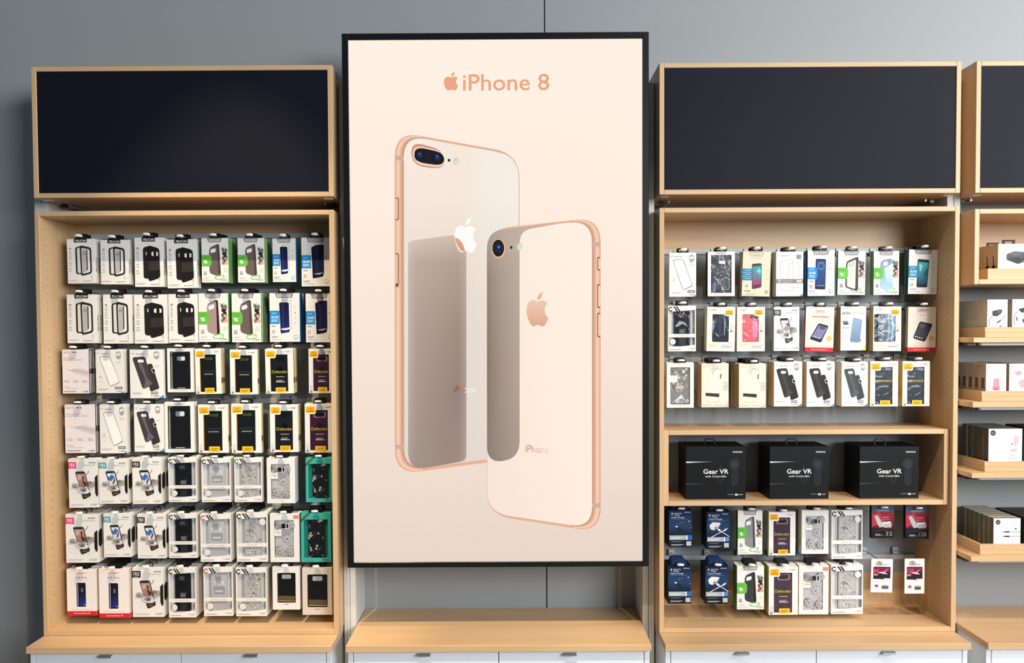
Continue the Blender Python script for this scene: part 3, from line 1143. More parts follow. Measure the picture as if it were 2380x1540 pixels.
mk('glass_arc', .116, .196, .0135, 'white carton with blue tag and navy phone', 'blue tagged screen glass cartons', glass(0), side='#1d6fa5', tab='round')
mk('glass_priv', .119, .198, .0135, 'white carton with blue tag and tilted dark phone', 'blue tagged screen glass cartons', glass(1), side='#1d6fa5', tab='round')
mk('glass_blue', .112, .186, .0135, 'white carton with blue tag and deep blue phone', 'blue tagged screen glass cartons', glass(2, '#2a86cf'), side='#1c4a74', tab='round')
mk('glass_teal', .116, .186, .0135, 'white carton with blue tag and teal screened phone', 'blue tagged screen glass cartons', glass(3, '#1f86b0'), side='#1f5a63', tab='round')


def pure(P):
    P.rq('#b9aa94', [(.22, .02), (.76, .02), (.72, .11), (.27, .11)], .03)
    P.r('#d8c9b2', .28, .035, .70, .09)
    P.lines('#b8a990', .27, .74, (.13, .155), .008)
    P.rq('#5d2b3c', [(.33, .28), (.68, .26), (.70, .80), (.36, .85)], .06)
    P.rq(('#2f9fa8', '#8a1f5f'), [(.36, .34), (.66, .32), (.67, .74), (.38, .77)], .01)
    P.p('#2aa0a8', [(.36, .34), (.66, .32), (.665, .60)])
    P.p('#7fc6bd', [(.50, .45), (.60, .36), (.665, .42), (.665, .50)])
    P.p('#b03a8a', [(.40, .66), (.60, .72), (.42, .74)])
    for v0 in (.39, .48, .57):
        P.rq('#2b7ea5', [(-.02, v0), (.33, v0), (.37, v0 + .045), (.33, v0 + .082), (-.02, v0 + .082)], .01)
        P.r('#7fbfda', .08, v0 + .03, .30, v0 + .05)
    for v0 in (.38, .47, .56):
        P.rr('#d8cbb6', .84, v0, .96, v0 + .06, .02)
    for u in (.13, .19):
        P.l('#6d5f4d', (u, .75), (u + .01, .80), .02)
    P.t('#6d5f4d', 'PURE', .10, .905, .035, w=.20, bold=0.0070, shear=.15)
    P.lines('#b8a990', .12, .55, (.945, .965), .008)
    P.rq('#b8a990', [(.82, .86), (.95, .86), (.95, .92), (.885, .95), (.82, .92)], .02)


mk('pure', .119, .186, .016, 'cream carton with teal and magenta phone', 'blue tagged screen glass cartons', pure, front='#e3d4bb', side='#c2b08f', tab='round')


# ---- three-dot cartons
def tech(P):
    P.t('#6f6a6b', 'tech21', .05, .085, .04, w=.27)
    for u in (.41, .46, .53):
        P.e('#1b1a1b', u, .065, .022)
    P.t('#8f898a', 'PROTECTION', .05, .21, .026, w=.47)
    P.t('#8f898a', 'MADE INTELLIGENT', .05, .25, .026, w=.72)
    P.p(('#e3dadb', '#cfc5c6'), [(.14, .44), (.38, .375), (.66, .41), (.985, .49), (.985, .60), (.60, .535), (.30, .475)])
    P.p('#f0e8e8', [(.20, .435), (.40, .39), (.60, .42), (.36, .46)])
    P.pl('#b2a8a9', [(.14, .44), (.38, .50), (.65, .56), (.985, .62)], .008)
    P.p('#c8bebf', [(.30, .47), (.42, .43), (.98, .50), (.98, .57)])
    for u in (.06, .40, .74):
        P.lines('#b7adae', u, u + .20, (.70, .72, .74), .008)
    P.t('#a79d9e', 'Check', .06, .86, .03, w=.22)
    P.r('#c2b8b9', .10, .885, .60, .892)
    P.r('#8f8687', .05, .945, .50, .962)
    signature(P, .76, .955, '#6d6768')


mk('tech', .112, .189, .012, 'pinkish white carton with three black dots', 'three dot cartons', tech, front='#e9e0e1', side='#1c1418', top='#f0ecec', tab='round', side_art=side_stripes)


# ---- ring-mark cartons: clear case, grip case, two outlines
def speck_head(P, blue=False):
    c = '#3f86ad' if blue else '#a39f9d'
    for k in (-1, 1):
        P.pl(c, [(.085 + k * .035, .065), (.085 + k * .05, .085), (.085 + k * .035, .105)], .012)
    P.e(c, .085, .085, .018)
    P.t('#6f6c6a', 'speck', .19, .105, .034, w=.28, bold=0.0035)


def speck_clear(blue=False):
    def f(P):
        speck_head(P, blue)
        P.rq('#a4a19f', [(.74, .07), (.83, .04), (.92, .07), (.92, .19), (.83, .235), (.74, .19)], .03)
        P.rq(W_, [(.76, .10), (.90, .08), (.90, .13), (.76, .15)], .02)
        P.lines('#bdbab8', .74, .94, (.28, .30), .008)
        c = [(.12, .16), (.52, .155), (.87, .76), (.50, .86)]
        P.rq('#f4f2f0', c, .09)
        P.outline('#b3afac', c, .09, .014)
        P.outline('#d6d3d0', [(.15, .18), (.50, .175), (.83, .75), (.50, .83)], .08, .008)
        P.e('#b0adab', .16, .62, .035, .018)
        P.lines('#c3c0be', .10, .24, (.66, .73), .008)
        P.lines('#a39f9d', .07, .45, (.90, .925), .008)
        P.r('#6d6a68', .68, .855, .96, .91)
        P.r('#c4c1bf', .71, .872, .93, .892)
        signature(P, .73, .955)
        P.p('#3b8fc4', [(1.0, .955), (1.0, 1.0), (.88, 1.0)])
    return f


mk('speck_clear', .116, .186, .016, 'pale carton picturing a tilted clear case outline', 'ring mark case cartons', speck_clear(), front='#e9e4df', tab='round')
mk('speck_clear_b', .112, .186, .016, 'white carton with tilted clear case outline', 'ring mark case cartons', speck_clear(True), tab='round')


def speck_grip(tone):
    a, b, c = tone

    def f(P):
        speck_head(P)
        P.rq('#a4a19f', [(.72, .06), (.80, .03), (.88, .06), (.88, .17), (.80, .21), (.72, .17)], .03)
        P.rq(W_, [(.74, .09), (.86, .07), (.86, .12), (.74, .14)], .02)
        P.lines('#c3c0be', .74, .90, (.33, .35), .008)
        P.rq(a, [(.44, .32), (.66, .28), (.88, .80), (.60, .87)], .07)
        P.rq('#d9d6d4', [(.63, .40), (.72, .38), (.77, .45), (.68, .49)], .04)
        P.rq('#1a191a', [(.65, .41), (.72, .395), (.76, .45), (.69, .475)], .03)
        P.rq(b, [(.07, .16), (.46, .14), (.68, .72), (.38, .82)], .09)
        P.p(c, [(.25, .28), (.36, .27), (.52, .60), (.68, .70), (.40, .80), (.46, .62)])
        P.rr('#f0eeec', .24, .205, .42, .265, .04)
        P.lines('#a39f9d', .07, .34, (.885,), .01)
        P.r('#c9c6c4', .07, .91, .38, .917)
        P.r('#7d7a78', .62, .865, .83, .92)
        P.r('#b9b6b4', .64, .88, .81, .905)
        signature(P, .65, .955)
        P.p('#3b8fc4', [(1.0, .93), (1.0, 1.0), (.84, 1.0)])
    return f


mk('grip', .124, .197, .018, 'white carton with crossed purple grey grip cases', 'ring mark case cartons', speck_grip(('#3b3436', '#453d40', '#66606a')), tab='round')
mk('grip_black', .115, .186, .018, 'white carton picturing crossed black grip cases', 'ring mark case cartons', speck_grip(('#2b2826', '#322f2d', '#45423f')), tab='round', side='#d7c09a')
mk('grip_slate', .115, .186, .018, 'white carton picturing crossed slate grey grip cases', 'ring mark case cartons', speck_grip(('#3b4145', '#454a4d', '#565b5e')), tab='round')


def speck_two(P):
    speck_head(P)
    P.rq('#8d8a88', Q(.75, .07, .92, .17), .02)
    P.outline('#b3afac', [(.16, .22), (.62, .16), (.66, .90), (.17, .86)], .12, .014)
    P.outline('#b3afac', [(.46, .24), (.84, .23), (.84, .82), (.44, .80)], .08, .014)
    P.outline('#c6c3c0', Q(.27, .26, .42, .33), .05, .01)
    P.r('#85827f', 0, .615, 1, .71)
    P.e('#a9a6a3', .13, .66, .07)
    P.lines('#c9c6c3', .24, .62, (.65, .68), .008)
    P.r('#c9c6c3', .76, .635, .95, .69)
    P.p('#3b8fc4', [(1.0, .94), (1.0, 1.0), (.86, 1.0)])


mk('speck_two', .112, .186, .016, 'white carton with grey belly band over two case outlines', 'ring mark case cartons', speck_two, side='#c9c5c0', tab='round')


# ---- white frame cartons with a black case behind film
def inc_front(P):
    P.t('#2b292b', 'INCIPIO', .5, .052, .03, 'c', w=.36, bold=0.0035)
    P.lines('#bdbab8', .24, .76, (.955,), .012)


def inc_in(P):
    P.mi = 0
    P.slab('#141417', Q(.18, .09, .86, .92), .09, .004, .0105)
    P.rr('#8f9399', .36, .185, .67, .285, .05)
    P.rr('#e8e6e4', .50, .19, .665, .28, .045)
    P.outline('#8a8886', Q(.32, .895, .70, .915), .01, .006)
    P.lines('#d9d7d5', .36, .66, (.90,), .012)


mk('inc', .112, .189, .020, 'white frame carton with a black case behind film', 'white frame cartons with film', inc_front, win=(.11, .075, .88, .93, .01), inner='#cfcccb', draw_in=inc_in, tab='round', side='#e6e2de', sidef='#2a2728')


def inc2_in(P):
    P.slab('#33363a', Q(.16, .10, .84, .93), .09, .004, .0105)
    P.rq('#212327', [(.18, .18), (.84, .14), (.84, .26), (.60, .33), (.40, .33), (.18, .27)], .06)
    P.rr('#d7dad9', .42, .20, .66, .275, .05)
    for k in range(12):
        P.e('#dfe6f2', .22 + .055 * k, .36 + .3 * ((k * 5) % 7) / 7, .014, .012, 6)
    P.rq('#15171c', Q(.20, .82, .82, .93), .04)
    P.rq('#5a6488', [(.18, .72), (.34, .66), (.30, .88), (.18, .92)], .03)
    P.outline('#8f949b', [(.45, .62), (.80, .56), (.82, .86), (.55, .86)], .12, .025)


mk('inc2', .113, .187, .020, 'white frame carton with shiny charcoal case', 'white frame cartons with film', inc_front, win=(.12, .075, .88, .925, .01), inner='#8b8d8f', draw_in=inc2_in, tab='round', side='#2a2624')


# ---- yellow badge cartons
def badge(P, u, v, w=.33, h=.14):
    P.rr('#faf7f2', u - .015, v - .02, u + w + .02, v + h + .02, .06)
    P.rr('#f0b52c', u, v, u + w, v + h, .05)
    P.t('#7a4a10', 'Otter', u + w * .5, v + h * .48, .036, 'c', w=w * .5, shear=.2, bold=0.0070)
    for k in range(7):
        P.l('#8a5a18', (u + w * (.14 + .1 * k), v + h * (.72 + .05 * (k % 2))), (u + w * (.25 + .1 * k), v + h * (.64 + .10 * ((k + 1) % 2))), .022)


def pod(P, u, v, c='#8b8378'):
    P.outline(c, [(u, v), (u + .06, v - .06), (u + .08, v + .06), (u, v + .06)], .03, .012)
    P.rr(c, u - .005, v + .075, u + .085, v + .115, .02)


def sym_front(P):
    badge(P, .03, .05)
    signature(P, .70, .07)
    pod(P, .05, .87)
    P.rr('#edb927', .35, .865, .72, .975, .02)
    P.lines('#8a6410', .42, .66, (.905, .93), .012)


def sym_in(c0, c1, txt, sub):
    def f(P):
        P.slab(c0, Q(.20, .14, .80, .99), .03, .004, .0105)
        P.rq(c1, Q(.36, .19, .66, .25), .02)
        P.t('#3a3c3e', txt, .5, .52, .05, 'c', w=.5)
        P.t('#e6e3da', 'SLIM PROTECTION', .5, .575, .022, 'c', w=.34, bold=0.0070)
        if sub:
            P.t(sub, 'symmetry', .5, .46, .06, 'c', w=.60, bold=0.0105)
    return f


OT = dict(win=(.175, .13, .80, .955, .0), side='#d9c48a', left='#d2b064', sidef='#c8922a', tab='round', side_art=side_notch, top='#ece6da')
mk('sym', .117, .189, .022, 'white carton with yellow badge and plain black case', 'yellow badge cartons', sym_front, inner='#a9781c', draw_in=sym_in('#141416', '#4f5018', 'symmetry', None), **OT)
mk('sym_blue', .117, .186, .022, 'white carton with yellow badge and glossy slate blue case', 'yellow badge cartons', sym_front, inner='#c7ced4', draw_in=sym_in('#2c343f', '#20272f', ' ', '#cdb53a'), **OT)


def def_in(c0, pink, ctext='#d0b42c'):
    def f(P):
        P.slab(c0, Q(.18, .13, .80, .955), .01, .003, .0105)
        if pink:
            P.rr('#d98a96', .30, .17, .72, .285, .06)
            P.rr('#a3606c', .32, .185, .70, .275, .055)
        P.rr('#0d0b10', .35, .175, .68, .265, .04)
        P.p('#00000f' if not pink else '#22101d', [(.36, .50), (.42, .43), (.50, .38), (.58, .41), (.68, .50)])
        P.t(ctext, 'Defender', .5, .545, .062, 'c', w=.56, bold=0.0070)
        P.lines('#d9d4c4', .36, .66, (.62,), .011)
        P.lines('#c9b9a9', .38, .62, (.70, .725), .011)
        P.r('#e9e4da', .36, .735, .68, .748)
    return f


OD = dict(OT)
mk('def_black', .121, .190, .024, 'yellow badge carton with black yellow-lettered case', 'yellow badge cartons', sym_front, inner='#7a5a16', draw_in=def_in('#17181a', False), **OD)
mk('def_plum', .121, .190, .024, 'yellow badge carton with plum pink-ringed case', 'yellow badge cartons', sym_front, inner='#7a5a16', draw_in=def_in('#3d1830', True), **OD)


def com_front(P):
    badge(P, .63, .07, .30, .11)
    signature(P, .12, .07)
    pod(P, .83, .45)
    P.rr('#f3d69a', .06, .835, .42, .875, .01)
    P.lines('#b9b1a3', .07, .32, (.895,), .008)
    P.lines('#9a9388', .52, .92, (.865, .89, .905), .008)


def com_in(c0, c1, kind):
    def f(P):
        P.slab(c0, Q(.19, .17, .78, .785), .05, .003, .0105)
        if kind == 0:
            P.rq('#2f3542', [(.22, .24), (.40, .24), (.38, .40), (.24, .42)], .05)
            P.p('#8490c6', [(.20, .36), (.24, .30), (.28, .44), (.22, .58)])
            P.outline('#5f6b8c', [(.45, .2), (.62, .18), (.64, .6), (.47, .66)], .05, .012)
            P.p('#7fa3bd', [(.62, .30), (.66, .30), (.65, .60), (.62, .66)])
        elif kind == 1:
            P.rq('#1a1416', Q(.48, .185, .78, .265), .05)
            P.rq(c1, [(.55, .30), (.76, .32), (.74, .68), (.57, .70)], .05)
            P.e('#f7eef2', .60, .25, .012)
        else:
            for u0, u1, c in ((.20, .30, '#141e28'), (.30, .36, '#40688a'), (.38, .52, '#1d2a33'), (.52, .60, '#5b87a8'), (.60, .66, '#2a4258'), (.66, .70, '#a6d0ec'), (.70, .78, '#3f7199')):
                P.p(c, [(u0, .20), (u1, .20), (u1 + .03, .45), (u1 - .02, .77), (u0 - .01, .77), (u0 + .03, .45)])
    return f


CM = dict(win=(.19, .165, .78, .79, .05), tab='round', side='#cdbb98', sidef='#b9a684', left='#cfc0a0')
mk('com_navy', .118, .187, .018, 'cream carton with yellow badge and navy case behind film', 'yellow badge cartons', com_front, inner='#39424c', draw_in=com_in('#151d2d', 0, 0), front='#efe8da', **CM)
mk('com_coral', .118, .187, .018, 'cream carton with yellow badge and coral pink case', 'yellow badge cartons', com_front, inner='#e3626a', draw_in=com_in('#e0565c', '#ee7fae', 1), front='#efe8da', **CM)
mk('com_blue', .118, .187, .020, 'cream carton with yellow badge and rippled steel blue film', 'yellow badge cartons', com_front, inner='#24384a', draw_in=com_in('#24384a', 0, 2), front='#efe8da', **dict(CM, win=(.03, .165, .80, .79, .05)))


# ---- waterproof case cartons, phone splashing into water
def fre(tagc, art=0):
    def f(P):
        P.r(tagc, .0, .065, .27, .20)
        P.t('#f4eef0', 'FRE', .04, .165, .075, w=.19, bold=0.0035)
        P.r('#f4eef0', .05, .182, .17, .188)
        for k in range(4):
            P.r(G2, .70 + .06 * k, .065, .745 + .06 * k, .095)
        P.t(G2, 'LIFEPROOF', .52, .145, .026, w=.40)
        # water
        blob(P, '#d3cfcb', .50, .60, .47, .085, 1)
        blob(P, '#a9a29d', .24, .555, .17, .065, 2)
        blob(P, '#a39b96', .78, .53, .17, .075, 3)
        blob(P, '#857d78', .20, .575, .09, .03, 4)
        blob(P, '#7f7772', .72, .50, .08, .05, 5)
        blob(P, '#c6c1bd', .50, .665, .28, .075, 6)
        P.rq('#453a39', [(.22, .26), (.56, .25), (.76, .76), (.48, .84)], .07)
        if art == 0:
            P.rq(('#b7938a', '#8f6a60'), [(.27, .31), (.55, .295), (.64, .56), (.38, .61)], .02)
            P.p('#4a2c28', [(.47, .34), (.53, .38), (.50, .44), (.60, .50), (.63, .46), (.58, .60), (.52, .55), (.48, .48)])
            P.p('#caa79a', [(.30, .34), (.44, .33), (.42, .42), (.32, .44)])
        elif art == 1:
            P.rq('#d8d4da', [(.28, .31), (.54, .295), (.64, .56), (.38, .60)], .02)
            P.p('#3a6fb4', [(.30, .37), (.46, .34), (.56, .40), (.42, .49), (.33, .46)])
            P.p('#f2f3f7', [(.30, .33), (.42, .33), (.36, .40)])
            P.p('#3a2f2c', [(.47, .55), (.52, .45), (.58, .42), (.55, .50), (.50, .56)])
        else:
            P.rq('#c9ced2', [(.27, .31), (.55, .295), (.64, .56), (.38, .60)], .02)
            P.p('#b43a48', [(.46, .38), (.58, .36), (.60, .44), (.52, .44)])
            P.p('#8d949a', [(.36, .50), (.52, .42), (.62, .50), (.48, .56)])
        P.r('#1d1819', .29, .285, .53, .305)
        blob(P, '#c2c9cc' if art != 1 else '#aaa29e', .53, .645, .23, .085, 7)
        blob(P, '#8f8b8a', .50, .63, .14, .05, 8)
        blob(P, '#dcdedd', .60, .66, .11, .04, 9)
        blob(P, '#5e5653', .52, .65, .08, .03, 10)
        P.rq('#2b2424', [(.44, .76), (.70, .70), (.75, .76), (.50, .83)], .04)
        P.r('#8f5d5a' if art < 2 else '#9aa4ac', .52, .755, .66, .775)
        P.pl('#6b6461', [(.60, .33), (.68, .28), (.69, .24)], .018)
        for k in range(16):
            P.e('#8d8784', .12 + .05 * k, .70 + .14 * ((k * 11) % 7) / 7, .011, .008, 6)
        P.lines('#c9c6c4', .07, .55, (.925,), .012)
        P.lines('#c9c6c4', .07, .50, (.945,), .008)
        signature(P, .76, .935)
        if art < 2:
            P.rq('#231d1c', [(.90, .38), (1.0, .32), (1.0, .74), (.96, .78), (.90, .70)], .02)
            P.p(W_, [(.9999, .30), (1.0, .30), (1.0, .31)])
    return f


FR = dict(tab='loop', side_art=side_hex)
mk('fre_pink', .124, .200, .040, 'white carton with pink tag and phone plunging into water', 'waterproof case cartons', fre('#d8386f', 0), **FR)
mk('fre_teal', .117, .186, .040, 'white carton with teal tag and phone plunging into water', 'waterproof case cartons', fre('#2f9c9c', 1), **FR)
mk('fre_black', .117, .186, .040, 'white carton with black tag and phone plunging into water', 'waterproof case cartons', fre('#171618', 1), **FR)
mk('fre_black0', .124, .200, .040, 'white carton with black tag and brown screened phone', 'waterproof case cartons', fre('#171618', 0), **FR)
mk('fre_pale', .107, .184, .022, 'pale carton with black tag and grey phone splashing', 'waterproof case cartons', fre('#171618', 2), front='#e6eaec', tab='round', side='#cfcbb8')


# ---- clear boxes with white bands
def cm_front(name, dots=True, seal=(.22, .80), mark=K_):
    def f(P):
        P.p(W_, [(0, 0), (1, 0), (1, .095), (0, .135)])
        P.pl(mark, [(.09 + .065 * math.cos(a * .5236), .078 - .042 * math.sin(a * .5236)) for a in range(1, 12)], .036)
        for u in (.18, .27):
            P.p('#2b2a2a', [(u, .02), (u + .055, .02), (u + .17, .118), (u + .115, .122)])
        P.r('#e9e5df', -.002, .62, 1.002, .695)
        P.t('#8f8b86', name, .5, .672, .026, 'c', w=.56 if len(name) > 9 else .30, shear=.15 if name[0] != 'T' else 0)
        P.p(W_, [(0, .925), (1, .855), (1, 1), (0, 1)])
        P.lines(G2, .05, .45, (.955,), .014)
        signature(P, .76, .945)
        P.e('#ebe8e4', seal[0], seal[1], .10)
        P.e('#d3cfca', seal[0], seal[1], .082)
        P.e('#ebe8e4', seal[0], seal[1], .075)
        P.lines('#b9b5b0', seal[0] - .05, seal[0] + .05, (seal[1] - .015, seal[1], seal[1] + .015), .006)
    return f


def streaks(P):
    for u, c in ((.10, '#e9eaec'), (.16, '#a9acb0'), (.84, '#dfe0e2'), (.90, '#b4b5b8')):
        P.r(c, u, .11, u + .022, .90)


def tough_in(c='#121214', c2='#2b2b2e', blue=False):
    def f(P):
        streaks(P)
        P.slab(c, Q(.22, .12, .80, .88), .06, .005, .0105)
        P.rr('#55575a', .38, .175, .62, .26, .04)
        P.rr('#1a1a1c', .56, .18, .66, .255, .03)
        P.rr(c2, .40, .50, .64, .86, .03)
        P.rr('#6d6f73', .42, .52, .60, .60, .02)
        P.r('#9a9a9c', .62, .50, .635, .52)
        if blue:
            P.p('#52689a', [(.76, .18), (.79, .18), (.79, .84), (.76, .84)])
            P.p('#9fa6ac', [(.24, .46), (.42, .33), (.60, .36), (.72, .46), (.52, .40), (.36, .46)])
            for k in range(6):
                P.e('#eef2f8', .28 + .09 * k, .18 + .03 * (k % 3), .014, .012, 6)
    return f


def clear_in(P):
    streaks(P)
    P.slab('#bbb9b8', Q(.24, .13, .80, .90), .08, .005, .0105)
    P.rr('#c8c7c7', .27, .15, .77, .60, .08)
    P.rr('#a3a3a6', .32, .40, .72, .57, .06)
    P.r('#d9dbe0', .38, .485, .65, .52)
    P.rr('#b1b1b4', .40, .20, .62, .32, .05)
    for u, v in ((.33, .30), (.60, .30)):
        P.p('#fbfbfd', [(u, v), (u + .03, v - .02), (u + .08, v + .03), (u + .05, v + .05)])
    P.pl('#f4f4f8', [(.38, .37), (.50, .375), (.62, .36), (.72, .38)], .012)


def karat_in(seed):
    def f(P):
        streaks(P)
        P.slab('#b4b0aa', Q(.24, .13, .80, .90), .08, .005, .0105)
        P.rr('#c0bdb8', .27, .15, .77, .88, .08)
        rn = random.Random(seed)
        for k in range(95):
            u, v = rn.uniform(.26, .78), rn.uniform(.14, .88)
            c = rn.choice(['#3a342f', '#5b544d', '#827a72', '#efede9', '#d9d5cf', '#9c948b', '#ffffff'])
            a, z = rn.uniform(0, 3.1), rn.uniform(.010, .028)
            P.p(c, [(u + z * math.cos(a + q), v + z * .62 * math.sin(a + q)) for q in (0, 1.4, 2.7, 4.3)])
    return f


CL = dict(win=(.035, .09, .965, .90, .0), inner='#cbcaca', side='#ded8cf', sidef='#e2dfda', tab='wide', cat='package', name='clear_box')
mk('tough', .116, .187, .026, 'clear box with a black case and white bands', 'clear boxes with white bands', cm_front('TOUGHSTAND'), draw_in=tough_in(), **CL)
mk('tough_blue', .118, .190, .026, 'clear box with a navy black case and white bands', 'clear boxes with white bands', cm_front('TOUGHSTAND', seal=(.17, .79)), draw_in=tough_in('#12141b', '#3b3d42', True), **CL)
mk('naked', .118, .188, .026, 'clear box with a see-through case and white bands', 'clear boxes with white bands', cm_front('naked tough'), draw_in=clear_in, **CL)
mk('naked_o', .118, .188, .026, 'clear box with orange mark and a see-through case', 'clear boxes with white bands', cm_front('naked tough', mark='#c4511f'), draw_in=clear_in, **CL)
mk('karat', .118, .188, .026, 'clear box with a silver flake glitter case', 'clear boxes with white bands', cm_front('Karat'), draw_in=karat_in(3), **CL)
mk('karat_g', .118, .188, .026, 'clear box with green mark and a silver flake case', 'clear boxes with white bands', cm_front('Karat', mark='#2c7a45'), draw_in=karat_in(9), **CL)
mk('karat_s', .122, .194, .026, 'clear box with high round seal and silver flake case', 'clear boxes with white bands', cm_front('Karat', seal=(.84, .19)), draw_in=karat_in(5), **CL)


# ---- flower case cartons
def rose(P, u, v, r, c='#4f4d4c', f='#cfcdcd'):
    k_ = .62
    for ring, (n, rr, ww) in enumerate(((7, 1.25, .62), (6, .85, .6), (4, .45, .5))):
        for k in range(n):
            a = k * 6.283 / n + .5 * ring
            e = lambda t, q: (u + r * q * math.cos(a + t), v + k_ * r * q * math.sin(a + t))
            p = [e(0, .08), e(-ww * .8, rr * .6), e(-ww * .45, rr * .95), e(0, rr), e(ww * .45, rr * .92), e(ww * .8, rr * .58)]
            P.p(f if ring else '#c2c0c1', p)
            P.pl(c, p[1:], .008)
    P.e(c, u, v, r * .16)


def sonix_front(sticker):
    def f(P):
        P.lines('#c9c5c2', .30, .72, (.945,), .010)
        if sticker:
            P.r(sticker, .80, .03, .985, .105)
        P.rr('#9a7a5c', .14, .30, .40, .465, .008)
        P.rr('#f2eee8', .15, .307, .39, .458, .006)
        P.t('#6b5a48', 'Sonix', .27, .40, .045, 'c', w=.19, shear=.25)
    return f


def sonix_in(P):
    P.slab(('#b9b8ba'), Q(.17, .125, .82, .905), .06, .004, .0105)
    for u, v, r in ((.58, .52, .15), (.34, .76, .13), (.68, .79, .11), (.72, .22, .11), (.28, .20, .07)):
        rose(P, u, v, r)
    for u, v in ((.70, .64), (.26, .66), (.50, .86), (.24, .30)):
        P.p('#9a999b', [(u, v), (u + .06, v - .02), (u + .10, v + .03), (u + .04, v + .03)])
    P.rr('#cfced0', .40, .19, .68, .31, .05)
    P.rr('#141518', .41, .195, .555, .295, .03)
    P.rr('#141518', .585, .20, .65, .29, .02)


SX = dict(win=(.15, .13, .81, .905, .045), inner='#a9a7a6', draw_in=sonix_in, tab='wide', film=False)
mk('sonix', .117, .190, .018, 'white frame carton with grey flower case', 'flower case cartons', sonix_front(None), side='#d5d9d8', **SX)
mk('sonix_p', .119, .193, .018, 'white frame carton with grey flower case and coral sticker', 'flower case cartons', sonix_front('#e8826c'), side='#e2d3bd', left='#cdb75a', **SX)


def blossom_in(P):
    P.slab('#8f8d86', Q(.15, .11, .88, .915), .04, .004, .0105)
    rn = random.Random(4)
    for k in range(34):
        u, v, r = rn.uniform(.18, .84), rn.uniform(.14, .88), rn.uniform(.03, .09)
        a = rn.uniform(0, 3)
        P.p(rn.choice(['#c6c3bc', '#7a776f', '#dedbd5', '#a5a29a', '#68655d']), [(u + r * math.cos(a + q), v + .6 * r * math.sin(a + q)) for q in (0, 1.1, 2.2, 3.1, 4.4, 5.3)])
    for u, v in ((.52, .545), (.40, .86), (.24, .42)):
        P.e('#e9e7e2', u, v, .07)
        P.e('#2e2b27', u, v, .022)
    P.p('#dfe8f6', [(.20, .90), (.55, .70), (.72, .90), (.58, .80), (.42, .82)])


def blossom_front(P):
    P.rr('#e7e3dc', .12, .28, .40, .43, .02)
    P.t('#b5b0a8', 'sonix', .26, .36, .03, 'c', w=.18)
    P.rr('#d9d5ce', .84, .03, .95, .07, .02)
    P.lines('#cfcbc4', .38, .68, (.955,), .010)


mk('blossom', .115, .188, .018, 'white frame carton with beige blossom case', 'flower case cartons', blossom_front, win=(.13, .10, .86, .925, .04), inner='#7d7a72', draw_in=blossom_in, tab='round', film=True, side='#cfa670', left='#d8b48a')


def teal_front(P):
    P.t('#1f6f66', 'kate spade', .5, .09, .026, 'c', w=.25)
    P.lines('#2a8d80', .10, .45, (.955,), .012)
    P.e('#123f3a', .76, .955, .03)
    P.lines('#1d6b62', .82, .97, (.945, .965), .010)
    P.p('#2b2922', [(.0, .13), (.26, -.01), (.34, -.01), (.0, .19)])
    P.pl('#b9a05a', [(.0, .155), (.29, -.005)], .012)


def teal_in(P):
    P.slab('#121313', Q(.24, .135, .80, .915), .015, .004, .0105)
    P.r('#3a3b3b', .78, .16, .787, .88)
    rn = random.Random(2)
    for cu, cv, n, sp in ((.36, .45, 17, .09), (.52, .76, 17, .10), (.62, .18, 12, .08), (.27, .25, 3, .03), (.26, .88, 4, .03), (.70, .50, 4, .04), (.72, .87, 4, .03), (.26, .66, 3, .03)):
        for k in range(n):
            u, v = min(.77, max(.26, cu + rn.gauss(0, sp))), cv + rn.gauss(0, sp * .5)
            if not .15 < v < .90:
                continue
            if k % 3 == 0 and n > 6:
                for q in range(5):
                    P.e('#b9b6a9', u + .022 * math.cos(q * 1.257), v + .015 * math.sin(q * 1.257), .016, .011, 6)
                P.e('#5a574c', u, v, .008, .006, 6)
            else:
                P.e('#cbc8bc', u, v, .010, .007, 6)


mk('teal', .116, .189, .018, 'turquoise carton with black flower sprig case', 'flower case cartons', teal_front, front='#3fae9f', side='#2f8f83', win=(.10, .135, .90, .915, .0), inner='#1f7d73', sidef='#2a9486', draw_in=teal_in, tab='wide')


# ---- red footed glass cartons
def hd(P):
    P.e('#c8505a', .34, .085, .022)
    P.lines('#d98a90', .40, .70, (.07, .088), .010)
    P.t('#7d6a68', 'hd dry', .5, .20, .052, 'c', w=.38)
    P.r('#d9c4c0', .20, .245, .80, .25)
    P.rr('#15151d', .33, .29, .64, .81, .04)
    P.p(('#25252c', '#2036a0'), [(.36, .31), (.40, .31), (.40, .79), (.36, .79)])
    P.p('#e9e9ee', [(.365, .31), (.378, .31), (.378, .79), (.365, .79)])
    P.rr(('#15151f', '#1c2150'), .44, .31, .62, .79, .03)
    P.p(('#191d3c', '#26348c'), [(.44, .56), (.62, .54), (.62, .79), (.44, .79)])
    P.outline('#d8d8e2', Q(.49, .41, .545, .45), .02, .012)
    P.outline('#d8d8e2', Q(.49, .455, .545, .49), .02, .012)
    P.e('#e9e9ee', .60, .765, .018)
    P.t('#6d5f5d', '1', .84, .745, .035, 'c')
    P.lines('#d9c4c0', .14, .86, (.865,), .010)
    P.r('#d3262f', -.001, .905, 1.001, 1.0)
    P.t('#f7e6e4', 'Samsung Galaxy S8', .5, .962, .026, 'c', w=.56, shear=.12, bold=0.0035)


def red_foot(sx):
    def f(mb, hw, h, t):
        p = [(0.0002, 0.001), (t - .0002, 0.001), (t - .0002, .095 * h), (0.0002, .095 * h)]
        q = [(sx * (hw + .0003), y, z) for y, z in p]
        mb.face(q if sx > 0 else q[::-1], '#c3222b')
    return f


mk('hd', .122, .200, .012, 'white carton with red foot and upright navy phone', 'red footed glass cartons', hd, front='#efe6e2', side='#e4d6c8', tab='wide', side_art=red_foot(1))


